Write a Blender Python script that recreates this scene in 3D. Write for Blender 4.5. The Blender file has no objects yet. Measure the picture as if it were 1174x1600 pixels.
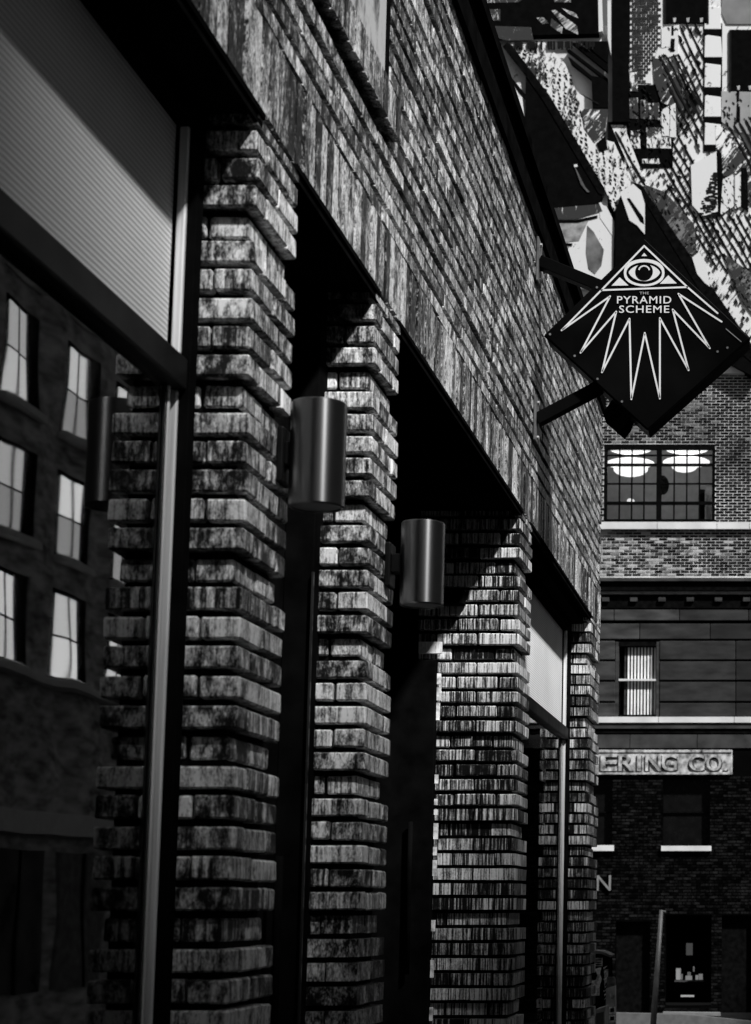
import bpy, bmesh, math, random
from mathutils import Vector, Matrix
R = math.radians
rnd = random.Random(7)
sc = bpy.context.scene
C = sc.collection

# ------------------------------------------------------------------ camera
EYE = 1.6
CX = 1.26
F = 2976.0                     # focal length in photograph pixels (1174 wide)
PITCH = R(7.3)
PU, PV = 1225.0, 1420.0 - F * math.tan(PITCH)
cam_d = bpy.data.cameras.new('camera')
cam = bpy.data.objects.new('camera', cam_d); C.objects.link(cam)
cam.location = (CX, 0, EYE)
cam.rotation_euler = (R(90) + PITCH, 0, 0)
cam_d.sensor_fit = 'HORIZONTAL'; cam_d.sensor_width = 36
cam_d.lens = F / 1174 * 36
cam_d.shift_x = (587 - PU) / 1174
cam_d.shift_y = (PV - 800) / 1174
cam_d.clip_start = 0.05; cam_d.clip_end = 600
cam_d.dof.use_dof = True
cam_d.dof.focus_distance = 9.6
cam_d.dof.aperture_fstop = 11
sc.camera = cam

# ------------------------------------------------------------------ light
world = bpy.data.worlds.new('World'); sc.world = world; world.use_nodes = True
wn, wl = world.node_tree.nodes, world.node_tree.links
wn.clear()
wo = wn.new('ShaderNodeOutputWorld'); wb = wn.new('ShaderNodeBackground')
sky = wn.new('ShaderNodeTexSky'); sky.sky_type = 'NISHITA'; sky.sun_disc = False
SUN = Vector((1.0, -1.0, 1.65)).normalized()
sky.sun_elevation = math.asin(SUN.z); sky.sun_rotation = R(135)
bw = wn.new('ShaderNodeRGBToBW')
wl.new(sky.outputs[0], bw.inputs[0]); wl.new(bw.outputs[0], wb.inputs[0])
wb.inputs[1].default_value = 0.05
wl.new(wb.outputs[0], wo.inputs[0])
sun_d = bpy.data.lights.new('sun', 'SUN'); sun_d.energy = 5.0; sun_d.angle = R(3.0)
sun = bpy.data.objects.new('sun', sun_d); C.objects.link(sun)
sun.rotation_euler = (-SUN).to_track_quat('-Z', 'Y').to_euler()
sun.location = (8, -8, 20)
sc.view_settings.view_transform = 'Standard'; sc.view_settings.look = 'None'
sc.view_settings.gamma = 1; sc.view_settings.use_curve_mapping = False
sc.view_settings.exposure = 0.35
sc.cycles.max_bounces = 5; sc.cycles.diffuse_bounces = 2; sc.cycles.glossy_bounces = 4
sc.cycles.transparent_max_bounces = 6

# ------------------------------------------------------------------ measuring: photograph pixel at a known distance down the street -> place
cp, sp = math.cos(PITCH), math.sin(PITCH)
def ray(u, v):
    a, b = (u - PU) / F, (PV - v) / F           # right, up in camera space
    return Vector((a, cp - b * sp, sp + b * cp))
def at(u, v, Y):
    d = ray(u, v); t = Y / d.y
    return (CX + d.x * t, EYE + d.z * t)        # X, Z
def onwall(u, v, X):
    d = ray(u, v); t = (X - CX) / d.x
    return (d.y * t, EYE + d.z * t)             # Y, Z

# ------------------------------------------------------------------ materials
def nt(name):
    m = bpy.data.materials.new(name); m.use_nodes = True
    n, l = m.node_tree.nodes, m.node_tree.links
    b = n['Principled BSDF']
    return m, n, l, b
def gcol(v): return (v, v, v, 1)
def plain(name, v, rough=0.6, metal=0.0, var=0.25, scale=6.0, bump=0.0, spec=0.3, stretch=(1, 1, 1)):
    m, n, l, b = nt(name)
    b.inputs['Roughness'].default_value = rough; b.inputs['Metallic'].default_value = metal
    b.inputs['Specular IOR Level'].default_value = spec
    g = n.new('ShaderNodeNewGeometry'); mp = n.new('ShaderNodeMapping'); mp.inputs['Scale'].default_value = stretch
    t = n.new('ShaderNodeTexNoise'); t.inputs['Scale'].default_value = scale; t.inputs['Detail'].default_value = 7
    l.new(g.outputs['Position'], mp.inputs['Vector']); l.new(mp.outputs[0], t.inputs['Vector'])
    r = n.new('ShaderNodeMapRange'); r.inputs[1].default_value = 0.3; r.inputs[2].default_value = 0.7
    r.inputs[3].default_value = v * (1 - var); r.inputs[4].default_value = v * (1 + var)
    l.new(t.outputs['Fac'], r.inputs[0]); l.new(r.outputs[0], b.inputs['Base Color'])
    r2 = n.new('ShaderNodeMapRange'); r2.inputs[3].default_value = max(0.02, rough - .12); r2.inputs[4].default_value = min(1, rough + .12)
    l.new(t.outputs['Fac'], r2.inputs[0]); l.new(r2.outputs[0], b.inputs['Roughness'])
    if bump:
        bp = n.new('ShaderNodeBump'); bp.inputs['Strength'].default_value = bump; bp.inputs['Distance'].default_value = 0.004
        l.new(t.outputs['Fac'], bp.inputs['Height']); l.new(bp.outputs[0], b.inputs['Normal'])
    return m
def brickmat(name, lo, hi, streak=110.0, flat=0.10, bump=0.6, gloss=0.45, mid=0.5, tonevar=1.0, blot=26.0, soft=0.17, kk=(.5, .1), pit=.22):
    """wire-cut brick: vertical drag marks, blotches and a tone of its own for every brick"""
    m, n, l, b = nt(name)
    g = n.new('ShaderNodeNewGeometry'); oi = n.new('ShaderNodeObjectInfo')
    at_ = n.new('ShaderNodeAttribute'); at_.attribute_name = 'tone'
    def M(op, a, bb, c=None):
        x = n.new('ShaderNodeMath'); x.operation = op
        for i, v in enumerate((a, bb, c)):
            if v is None: continue
            if isinstance(v, (int, float)): x.inputs[i].default_value = v
            else: l.new(v, x.inputs[i])
        return x.outputs[0]
    tone = M('FRACT', M('ADD', oi.outputs['Random'], at_.outputs['Fac']), 0)
    off = n.new('ShaderNodeVectorMath'); off.operation = 'MULTIPLY_ADD'
    cb = n.new('ShaderNodeCombineXYZ')
    l.new(tone, cb.inputs[0]); l.new(tone, cb.inputs[1]); l.new(tone, cb.inputs[2])
    l.new(cb.outputs[0], off.inputs[0]); off.inputs[1].default_value = (3.1, 5.3, 7.7); l.new(g.outputs['Position'], off.inputs[2])
    def noise(sx, scale, det, rough=0.6):
        mp = n.new('ShaderNodeMapping'); mp.inputs['Scale'].default_value = sx
        t = n.new('ShaderNodeTexNoise'); t.inputs['Scale'].default_value = scale; t.inputs['Detail'].default_value = det
        t.inputs['Roughness'].default_value = rough
        l.new(off.outputs[0], mp.inputs['Vector']); l.new(mp.outputs[0], t.inputs['Vector'])
        return t.outputs['Fac']
    s1 = noise((1, 1, flat), streak, 3)
    s2 = noise((1, 1, .55), blot, 5, .65)
    s3 = noise((1, 1, .5), blot * 7, 4, .7)
    # how streaky a brick is differs from brick to brick
    k = M('MULTIPLY_ADD', M('FRACT', M('MULTIPLY', tone, 7.13), 0), kk[0], kk[1])
    a = M('ADD', M('MULTIPLY', s1, k), M('MULTIPLY', s2, M('SUBTRACT', 1 - pit, k)))
    a = M('ADD', a, M('MULTIPLY', s3, pit))
    a = M('ADD', a, M('MULTIPLY', M('SUBTRACT', M('FRACT', M('MULTIPLY', tone, 3.7), 0), .5), 0.16 * tonevar))
    r = n.new('ShaderNodeMapRange'); r.interpolation_type = 'SMOOTHSTEP'
    r.inputs[1].default_value = mid - soft; r.inputs[2].default_value = mid + soft
    l.new(a, r.inputs[0])
    p = M('POWER', r.outputs[0], 1.5)
    r2 = n.new('ShaderNodeMapRange'); r2.inputs[3].default_value = lo; r2.inputs[4].default_value = hi
    l.new(p, r2.inputs[0]); l.new(r2.outputs[0], b.inputs['Base Color'])
    b.inputs['Roughness'].default_value = gloss; b.inputs['Specular IOR Level'].default_value = 0.35 if gloss < .6 else 0.0
    bp = n.new('ShaderNodeBump'); bp.inputs['Strength'].default_value = bump; bp.inputs['Distance'].default_value = 0.003
    l.new(a, bp.inputs['Height']); l.new(bp.outputs[0], b.inputs['Normal'])
    return m
def glassmat(name, ior=1.9, wav=0.010, tint=1.0):
    m, n, l, b = nt(name); n.remove(b)
    out = n['Material Output']
    tr = n.new('ShaderNodeBsdfTransparent'); tr.inputs[0].default_value = gcol(tint)
    gl = n.new('ShaderNodeBsdfGlossy'); gl.inputs['Roughness'].default_value = 0.015; gl.inputs[0].default_value = gcol(.95)
    fr = n.new('ShaderNodeFresnel'); fr.inputs[0].default_value = ior
    t = n.new('ShaderNodeTexNoise'); t.inputs['Scale'].default_value = 3.0; t.inputs['Detail'].default_value = 1
    g = n.new('ShaderNodeNewGeometry'); l.new(g.outputs['Position'], t.inputs['Vector'])
    bp = n.new('ShaderNodeBump'); bp.inputs['Strength'].default_value = wav; bp.inputs['Distance'].default_value = 0.05
    l.new(t.outputs['Fac'], bp.inputs['Height']); l.new(bp.outputs[0], gl.inputs['Normal'])
    mx = n.new('ShaderNodeMixShader'); l.new(fr.outputs[0], mx.inputs[0]); l.new(tr.outputs[0], mx.inputs[1]); l.new(gl.outputs[0], mx.inputs[2])
    l.new(mx.outputs[0], out.inputs[0])
    return m
def emis(name, v, s):
    m, n, l, b = nt(name)
    b.inputs['Base Color'].default_value = gcol(v); b.inputs['Emission Color'].default_value = gcol(1); b.inputs['Emission Strength'].default_value = s
    return m
def blindmat(name, v=0.62):
    """ribbed fabric: fine real-world ribs as relief"""
    m, n, l, b = nt(name)
    g = n.new('ShaderNodeNewGeometry'); mp = n.new('ShaderNodeMapping')
    l.new(g.outputs['Position'], mp.inputs['Vector'])
    w = n.new('ShaderNodeTexWave'); w.wave_type = 'BANDS'; w.bands_direction = 'Z'; w.inputs['Scale'].default_value = 24
    w.inputs['Distortion'].default_value = 0.15
    l.new(mp.outputs[0], w.inputs['Vector'])
    t = n.new('ShaderNodeTexNoise'); t.inputs['Scale'].default_value = 3; l.new(g.outputs['Position'], t.inputs['Vector'])
    x = n.new('ShaderNodeMath'); x.operation = 'MULTIPLY_ADD'; l.new(w.outputs['Fac'], x.inputs[0]); x.inputs[1].default_value = 0.30; x.inputs[2].default_value = v - .22
    y = n.new('ShaderNodeMath'); y.operation = 'MULTIPLY_ADD'; l.new(t.outputs['Fac'], y.inputs[0]); y.inputs[1].default_value = 0.22; l.new(x.outputs[0], y.inputs[2])
    l.new(y.outputs[0], b.inputs['Base Color']); b.inputs['Roughness'].default_value = .8
    bp = n.new('ShaderNodeBump'); bp.inputs['Strength'].default_value = .5; bp.inputs['Distance'].default_value = .002
    l.new(w.outputs['Fac'], bp.inputs['Height']); l.new(bp.outputs[0], b.inputs['Normal'])
    return m
def flakemat(name, thr=0.5, light=0.64, dark=0.012, scale=3.2, ang=-64, st=0.22, edge=0.02, big=0.7, v2=0.5):
    """whitewash with black scabs where it has peeled, dragged along one direction"""
    m, n, l, b = nt(name)
    g = n.new('ShaderNodeNewGeometry'); mp0 = n.new('ShaderNodeMapping'); mp = n.new('ShaderNodeMapping')
    mp0.inputs['Rotation'].default_value = (0, R(-ang), 0)
    mp.inputs['Scale'].default_value = (st, 1, 1)
    l.new(g.outputs['Position'], mp0.inputs['Vector']); l.new(mp0.outputs[0], mp.inputs['Vector'])
    t = n.new('ShaderNodeTexNoise'); t.inputs['Scale'].default_value = scale * 3; t.inputs['Detail'].default_value = 8; t.inputs['Roughness'].default_value = .75
    l.new(mp.outputs[0], t.inputs['Vector'])
    t2 = n.new('ShaderNodeTexNoise'); t2.inputs['Scale'].default_value = big; t2.inputs['Detail'].default_value = 2
    l.new(g.outputs['Position'], t2.inputs['Vector'])
    x = n.new('ShaderNodeMath'); x.operation = 'MULTIPLY_ADD'; l.new(t2.outputs['Fac'], x.inputs[0]); x.inputs[1].default_value = v2; l.new(t.outputs['Fac'], x.inputs[2])
    r = n.new('ShaderNodeMapRange'); r.inputs[1].default_value = thr + v2 * .5 - edge; r.inputs[2].default_value = thr + v2 * .5 + edge
    r.inputs[3].default_value = light; r.inputs[4].default_value = dark
    l.new(x.outputs[0], r.inputs[0]); l.new(r.outputs[0], b.inputs['Base Color']); b.inputs['Roughness'].default_value = .85
    return m

M_brick = brickmat('brown_brick', 0.004, 0.92, streak=85, flat=.06, mid=0.500, blot=26, soft=.10, kk=(.42, .06), pit=.30, tonevar=.6)
M_brick_w = brickmat('wall_brick', 0.002, 0.95, streak=62, flat=0.16, mid=0.528, blot=22, soft=.10, tonevar=.5, kk=(.3, .05), pit=.42)
M_brick3 = brickmat('combed_brick', 0.002, 0.85, streak=125, flat=0.03, mid=0.528, blot=30, soft=.10, kk=(.3, .5))
M_sold = brickmat('soldier_brick', 0.003, 0.75, streak=60, flat=0.3, mid=0.53, blot=24, soft=.10, tonevar=.9, kk=(.3, .05), pit=.45)
M_mortar = plain('black_mortar', 0.006, .95, var=.5, scale=60, bump=.5, spec=.05)
M_black = plain('black_steel', 0.004, .5, var=.5, scale=9, bump=.1, spec=.0)
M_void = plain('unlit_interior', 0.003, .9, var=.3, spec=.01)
M_lamp = plain('lamp_enamel', 0.26, .46, var=.03, scale=.5, spec=.5, metal=1.0)
def lampmat():
    m, n, l, b = nt('satin_black_lamp')
    b.inputs['Base Color'].default_value = gcol(.22); b.inputs['Metallic'].default_value = 1; b.inputs['Roughness'].default_value = .36
    b.inputs['Anisotropic'].default_value = .85
    t = n.new('ShaderNodeTangent'); t.direction_type = 'RADIAL'; t.axis = 'Z'; l.new(t.outputs[0], b.inputs['Tangent'])
    b.inputs['Anisotropic Rotation'].default_value = .25
    return m
M_lamp = lampmat()
M_lens = plain('frosted_lens', 0.22, .5, var=.2, scale=20)
M_alu = plain('brushed_aluminium', 0.85, .4, metal=.3, var=.25, scale=20, stretch=(6, 6, .1))
M_rail = plain('dark_bronze_rail', 0.006, .45, var=.3, scale=8, spec=.1)
M_glass = glassmat('window_glass', 1.6)
M_blind = blindmat('ribbed_blind')
M_board = flakemat('weathered_pale_board', thr=.60, light=.42, dark=.03, scale=2.2, st=.5, ang=-88, edge=.07, big=2.5)
M_sign = plain('sign_black', 0.003, .4, var=.3, scale=5, spec=.02)
M_white = plain('sign_white', 0.72, .5, var=.06, scale=20)
M_asphalt = plain('asphalt', 0.02, .9, var=.4, scale=30, bump=.4)
M_pave = plain('concrete_paving', 0.14, .85, var=.35, scale=9, bump=.3)
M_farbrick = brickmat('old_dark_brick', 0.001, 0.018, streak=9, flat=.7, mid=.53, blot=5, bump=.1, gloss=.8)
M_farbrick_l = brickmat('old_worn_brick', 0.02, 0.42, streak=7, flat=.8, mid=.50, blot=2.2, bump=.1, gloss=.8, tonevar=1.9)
M_farbrick_dk = brickmat('shaded_far_brick', .002, .03, streak=8, flat=.8, blot=3, mid=.52, bump=.1, gloss=.8)  # darker brick copy that paints fading light into the far wall
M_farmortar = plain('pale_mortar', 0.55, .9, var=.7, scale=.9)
M_farmortar_d = plain('shaded_mortar', 0.002, .95, var=.6, scale=1.2, spec=0)
M_stone = plain('dark_sandstone', 0.035, .85, var=.75, scale=1.6, bump=.2, stretch=(1, 1, 3))
M_stone2 = plain('shaded_sandstone', 0.020, .85, var=.75, scale=1.6, bump=.2, stretch=(1, 1, 3))  # darker stone copies for light falling off to the right
M_stone3 = plain('deep_shaded_sandstone', 0.010, .85, var=.75, scale=1.6, bump=.2, stretch=(1, 1, 3))
M_sill = plain('pale_stone_sill', 0.62, .7, var=.16, scale=2)
M_tablet = plain('weathered_tablet_stone', 0.34, .85, var=.95, scale=7, bump=.6)
M_letter = plain('letter_shade', 0.03, .8, var=.7, scale=5)
M_glow = emis('lit_ceiling_lamp', .8, 1.1)
M_glow_s = emis('lit_small_lamp', .9, .8)
M_room = plain('room_plaster', 0.6, .9, var=.12)
M_slatb = plain('vertical_blind_white', 0.85, .6, var=.1)
M_lime = flakemat('peeling_whitewash', thr=.575, scale=4.2, st=.2, ang=-60)
M_lime2 = flakemat('speckled_whitewash', thr=.56, scale=3.4, st=.45, ang=-75, big=.9)
M_limeclean = flakemat('clean_whitewash', thr=.685, light=.6, scale=4, st=.5, ang=-70)
M_limegrey = flakemat('grey_peeling_render', thr=.46, light=.14, scale=3, st=.4, ang=-50)
M_darkst = flakemat('blackened_brick_face', thr=.46, light=.7, scale=3.0, st=.22, ang=-55, edge=.015)
M_hatch = plain('black_batten', 0.008, .8, var=.4, spec=.05)
M_pole = plain('galvanised_pole', 0.14, .5, var=.25, metal=.2)
M_opp = plain('opposite_brick', 0.5, .85, var=.7, scale=2.0, stretch=(1, 1, 3))
M_opp_l = plain('opposite_trim', 0.8, .6, var=.1)
M_oppg = [emis('sky_glow_pane_%d' % i, .8, e) for i, e in enumerate((1.3, 2.2, 1.8, .8))]  # panes emit to imitate bright sky and blinds in the windows
M_oppglass = plain('opposite_shop_glass', .12, .3, var=.6, scale=1.5)

# ------------------------------------------------------------------ mesh helpers
BOXF = [(0, 3, 2, 1), (4, 5, 6, 7), (0, 1, 5, 4), (1, 2, 6, 5), (2, 3, 7, 6), (3, 0, 4, 7)]
class MB:
    def __init__(s): s.v = []; s.f = []; s.t = []
    def box(s, a, b, tone=0.0, jit=0.0):
        x0, y0, z0 = a; x1, y1, z1 = b; k = len(s.v)
        P = [(x0, y0, z0), (x1, y0, z0), (x1, y1, z0), (x0, y1, z0), (x0, y0, z1), (x1, y0, z1), (x1, y1, z1), (x0, y1, z1)]
        if jit: P = [tuple(c + rnd.uniform(-jit, jit) for c in p) for p in P]
        s.v += P; s.f += [tuple(i + k for i in q) for q in BOXF]; s.t += [tone] * 8
        return s
    def prism(s, pts, y0, y1, tone=0.0):
        """pts: (x, z) outline seen from -Y"""
        a = sum(pts[i][0] * pts[(i + 1) % len(pts)][1] - pts[(i + 1) % len(pts)][0] * pts[i][1] for i in range(len(pts)))
        if a < 0: pts = pts[::-1]
        k, n = len(s.v), len(pts)
        s.v += [(p[0], y0, p[1]) for p in pts] + [(p[0], y1, p[1]) for p in pts]
        s.f += [tuple(k + i for i in range(n)), tuple(k + n + i for i in reversed(range(n)))]
        s.f += [(k + i, k + n + i, k + n + (i + 1) % n, k + (i + 1) % n) for i in range(n)]
        s.t += [tone] * (2 * n); return s
    def bar(s, p, q, w, h=None):
        """square bar between two points"""
        h = h or w; p, q = Vector(p), Vector(q); d = (q - p).normalized()
        up = Vector((0, 0, 1)) if abs(d.z) < .9 else Vector((0, 1, 0))
        x = d.cross(up).normalized() * w / 2; y = x.cross(d).normalized() * h / 2; k = len(s.v)
        for c in (p, q): s.v += [tuple(c - x - y), tuple(c + x - y), tuple(c + x + y), tuple(c - x + y)]
        s.f += [tuple(i + k for i in f) for f in [(3, 2, 1, 0), (4, 5, 6, 7), (0, 1, 5, 4), (1, 2, 6, 5), (2, 3, 7, 6), (3, 0, 4, 7)]]
        s.t += [0.0] * 8; return s
    def tube(s, p, q, r0, r1=None, n=24, caps=True):
        r1 = r0 if r1 is None else r1; p, q = Vector(p), Vector(q); d = (q - p).normalized()
        up = Vector((0, 0, 1)) if abs(d.z) < .9 else Vector((0, 1, 0))
        x = d.cross(up).normalized(); y = x.cross(d).normalized(); k = len(s.v)
        for c, r in ((p, r0), (q, r1)):
            for i in range(n):
                a = 2 * math.pi * i / n; s.v.append(tuple(c + x * r * math.cos(a) + y * r * math.sin(a)))
        s.f += [(k + i, k + (i + 1) % n, k + n + (i + 1) % n, k + n + i) for i in range(n)]
        if caps: s.f += [tuple(k + i for i in reversed(range(n))), tuple(k + n + i for i in range(n))]
        s.t += [0.0] * (2 * n); return s
    def mesh(s, name, m):
        me = bpy.data.meshes.new(name); me.from_pydata(s.v, [], s.f); me.materials.append(m)
        if any(s.t):
            a = me.attributes.new('tone', 'FLOAT', 'POINT'); a.data.foreach_set('value', s.t)
        bm = bmesh.new(); bm.from_mesh(me); bmesh.ops.recalc_face_normals(bm, faces=bm.faces); bm.to_mesh(me); bm.free()
        me.update(); return me
    def build(s, name, m, parent=None, kind=None, label=None, smooth=False, bevel=0.0):
        o = bpy.data.objects.new(name, s.mesh(name, m)); C.objects.link(o)
        if parent: o.parent = parent
        if kind: o['kind'] = kind
        if label: o['label'] = label
        if smooth:
            for p in o.data.polygons: p.use_smooth = len(p.vertices) == 4
        if bevel:
            md = o.modifiers.new('bevel', 'BEVEL'); md.width = bevel; md.segments = 2; md.limit_method = 'ANGLE'
        return o
def thing(name, label, cat, group=None):
    o = bpy.data.objects.new(name, None); C.objects.link(o); o.empty_display_size = .2
    o['label'] = label; o['category'] = cat
    if group: o['group'] = group
    return o
def tag(o, label, cat, group=None):
    o['label'] = label; o['category'] = cat
    if group: o['group'] = group
    return o
def box(name, a, b, m, parent=None, **k): return MB().box(a, b).build(name, m, parent, **k)

# ================================================================== GROUND
gm = MB()
prof = [(-25, 0), (15, 0), (40, -.72), (45, -.82), (60, -.82)]
def gz(y):
    for (a, za), (b, zb) in zip(prof, prof[1:]):
        if a <= y <= b: return za + (zb - za) * (y - a) / (b - a)
    return prof[-1][1]
for (a, za), (b, zb) in zip(prof, prof[1:]):
    k = len(gm.v); gm.v += [(-60, a, za - .12), (80, a, za - .12), (80, b, zb - .12), (-60, b, zb - .12)]; gm.f.append((k, k + 1, k + 2, k + 3)); gm.t += [0] * 4
gm.build('road', M_asphalt, kind='structure')
pv = MB()
for (a, za), (b, zb) in ((prof[0], prof[1]), (prof[1], (30, gz(30)))):
    k = len(pv.v)
    pv.v += [(-3, a, za), (2.2, a, za), (2.2, b, zb), (-3, b, zb), (2.2, a, za - .13), (2.2, b, zb - .13)]
    pv.f += [(k, k + 1, k + 2, k + 3), (k + 1, k + 4, k + 5, k + 2)]; pv.t += [0] * 6
pv.build('pavement', M_pave, kind='structure')
x0, z0 = at(955, 1583, 43.2); x1, _ = at(1200, 1598, 43.2)
MB().box((-8, 42.6, -.95), (9.9, 44.98, -.80)).build('far_pavement', plain('dark_paving', .010, .7, var=.5, scale=2, spec=.05), kind='structure')  # plain near-black tone, darker than the road

# ================================================================== BRICK BUILDING (left)
H = 0.0695                       # course height
LINT = EYE + 1.907               # lintel underside
SOLD = 0.235
XD = 0.42                       # depth of the brick skin shown in the openings
P1 = (4.37, 4.75); P2 = (5.70, 6.07); P3 = (8.97, 9.38); P4 = (12.33, 12.92)
WEND = P4[1]
TOPB = EYE + 3.42; TOPC = EYE + 3.70
build = thing('brick_building', 'long low dark brick shopfront building with deep piers running away down the left side', 'building')

# --- individually placed bricks share meshes by size
brick_cache = {}
def brick_mesh(lx, ly, m, soldier=False, lz=.053):
    key = (round(lx, 3), round(ly, 3), m.name, rnd.randrange(3))
    if key in brick_cache: return brick_cache[key]
    bm = bmesh.new(); bmesh.ops.create_cube(bm, size=1)
    for v in bm.verts:
        v.co.x = v.co.x * lx + rnd.uniform(-.0015, .0015); v.co.y = v.co.y * ly + rnd.uniform(-.0015, .0015); v.co.z = v.co.z * lz + rnd.uniform(-.0018, .0018)
    bmesh.ops.bevel(bm, geom=bm.edges[:], offset=.0045, segments=1, affect='EDGES')
    me = bpy.data.meshes.new('brick'); bm.to_mesh(me); bm.free(); me.materials.append(m); brick_cache[key] = me
    return me
def put_brick(cx, cy, cz, lx, ly, m, parent):
    o = bpy.data.objects.new('brick', brick_mesh(lx, ly, m)); C.objects.link(o); o.parent = parent
    o.location = (cx, cy, cz); o.rotation_euler = (rnd.uniform(-.004, .004), rnd.uniform(-.004, .004), rnd.uniform(-.008, .008))
    return o
J = 0.007
def pier(y0, y1, single, depth, stuff=None, mat=None):
    """courses of header and stretcher bricks; every sixth course is set back"""
    n = int((LINT - 0.0) / H) + 1
    z_top = LINT + .026
    count = 0
    for i in range(n):
        zc = z_top - (i + .5) * H
        if zc < .02: break
        back = .024 if (i % 6) == 4 else 0.0
        # course i=4 etc. is recessed
        a, b = y0 + back, y1 - back * .6
        L = b - a; out = 0.0 - back
        rects = []           # (x0,x1,y0,y1)
        W = .092
        if i % 2 == 0:       # corner stretcher along the street, header on the front
            ys = [a, a + .195] + ([a + .39] if L > .44 else []) + [b]
            ys = [a, a + min(.195, L / 2), b] if L < .44 else [a, a + .195, a + .39, b]
            for q in range(len(ys) - 1): rects.append((out - W, out, ys[q] + (J / 2 if q else 0), ys[q + 1] - (J / 2 if q < len(ys) - 2 else 0)))
            x = out - W - J
            while x > -depth: rects.append((max(x - .19, -depth - .02), x, a, a + W)); x -= .2
            x = out - W - J
        else:
            rects.append((out - .195, out, a, a + W))
            y = a + W + J
            while y < b - .02:
                e = min(y + .19, b)
                if b - e < .04: e = b
                rects.append((out - W, out, y, e)); y = e + J
            x = out - .195 - J
            while x > -depth: rects.append((max(x - .19, -depth - .02), x, a, a + W)); x -= .2
        for (xa, xb, ya, yb) in rects:
            if xb - xa < .012 or yb - ya < .012: continue
            jz = rnd.uniform(-.0012, .0012)
            s = rnd.uniform(-.0025, .0025)
            cx, cy = (xa + xb) / 2 + (s if xb == out else 0), (ya + yb) / 2 + (s if ya == a else 0)
            zlim = single
            if zlim is not None and zc > zlim and i > 0:
                put_brick(cx, cy, zc + jz, xb - xa, yb - ya, mat or M_brick, build); count += 1
            else:
                stuff.box((cx - (xb - xa) / 2, cy - (yb - ya) / 2, zc + jz - .0265), (cx + (xb - xa) / 2, cy + (yb - ya) / 2, min(zc + jz + .0265, LINT - .014)), tone=rnd.uniform(.02, 1), jit=.0012)
    return count
st = MB()
c1 = pier(*P1, 1.30, .20, stuff=st)
c2 = pier(*P2, 1.62, .20, stuff=st)
st3 = MB()
c3 = pier(*P3, 2.05, .46, stuff=st3, mat=M_brick3); print('single bricks', c3)
pier(*P4, None, .24, stuff=st3)
st3.build('brickwork', M_brick3, build, kind='stuff', label='finely combed bricks of the far piers')
print('single bricks', c1, c2)
# mortar cores of the piers
core = MB()
for (a, b), d in ((P1, .24), (P2, .24), (P3, .46), (P4, .24)):
    core.box((-d, a + .036, 0), (-.034, b - .03, LINT))
# soldier course
y = -1.0; sold = MB(); M_s = []
while y < WEND - .02:
    w = .056 + rnd.uniform(-.001, .001); e = min(y + w, WEND)
    bx = rnd.uniform(-.005, .004)
    sold.box((-.092, y, LINT + .006), (bx, e, LINT + SOLD - .006), tone=rnd.uniform(.02, 1), jit=.001)
    y = e + .0120
sold.build('soldier_course', M_sold, build, kind='stuff')
# upper window opening (top of picture)
UW_z = at(605, 155, 7.0)[1]
yj, zj = onwall(607, 150, 0.0)
ys_, zs_ = onwall(618, 234, 0.0)
UW = (1.2, yj, zj)              # opening from y 1.2 to yj, sill top at zj
SILLB = zs_
# running bond field
zb = LINT + SOLD
nrow = int((TOPB - zb) / H) + 1
JOINT_Y = 7.95
for r in range(nrow):
    za = zb + r * H; zt = min(za + H - .0205, TOPB)
    y = -1.0 - (.1 if r % 2 else 0)
    hdr = (r % 6 == 5)
    while y < WEND - .01:
        w = (.092 if hdr else .192) + rnd.uniform(-.002, .002)
        e = min(y + w, WEND)
        if WEND - e < .05: e = WEND
        a, b = y, e
        y = e + .0065
        # movement joint
        if a < JOINT_Y < b:
            pieces = [(a, JOINT_Y - .005), (JOINT_Y + .005, b)]
        else: pieces = [(a, b)]
        for (a, b) in pieces:
            if b - a < .012: continue
            if za + .5 * H > SILLB and a < UW[1] + .02:      # window opening and its sill
                if b > UW[1] + .02: a = UW[1] + .02
                else: continue
                if b - a < .01: continue
            bx = rnd.uniform(-.002, .0025) + (-.006 if r % 6 == 2 else 0)
            st.box((-.09, a, za + .004), (bx, b, zt), tone=rnd.uniform(.02, 1), jit=.0014)
# end return of the wall (faces the cross street)
st.build('brickwork', M_brick_w, build, kind='stuff')
# window sill of rowlock bricks
sl = MB(); y = -1.0
while y < UW[1] + .02:
    sl.box((-.1, y, SILLB), (.028 + rnd.uniform(-.002, .002), y + .057, UW[2]), tone=rnd.uniform(.02, 1), jit=.001); y += .066
sl.build('window_sill', M_sold, build, kind='stuff')
# wall core
core.box((-.5, -1, LINT + .004), (-.034, WEND - .006, SILLB - .002))
core.box((-.5, UW[1] + .024, SILLB - .002), (-.034, WEND - .006, TOPB))
core.box((-.5, -1, SILLB - .002), (-.16, UW[1] + .024, TOPB))
core.box((-4.5, WEND - .35, -.3), (-.24, WEND - .006, LINT + .004))
core.box((-6, -1, TOPB - .3), (-.5, WEND - .006, TOPB))
core.build('wall_core', M_mortar, build)
# steel lintel plates
for (a, b) in ((-1, P1[0] + .04), (P1[1] - .03, P2[0] + .05), (P2[1] - .03, P3[0] + .05), (P3[1] - .03, P4[0] + .05)):
    lp = box('lintel', (-.40, a, LINT - .012), (.004, b, LINT + .004), M_black, build)
    MB().box((-.012, a + .002, LINT - .034), (-.002, b - .002, LINT - .0125)).build('drip_edge', M_black, lp)
# parapet : metal coping
cop = MB()
cop.box((-.5, -1, TOPB + .002), (.022, WEND + .01, TOPB + .10))
cop.box((-.5, -1, TOPB + .102), (.006, WEND + .005, TOPC - .06))
cop.box((-.55, -1, TOPC - .058), (.04, WEND + .03, TOPC))
cop.build('parapet_fascia', M_black, build)
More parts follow.
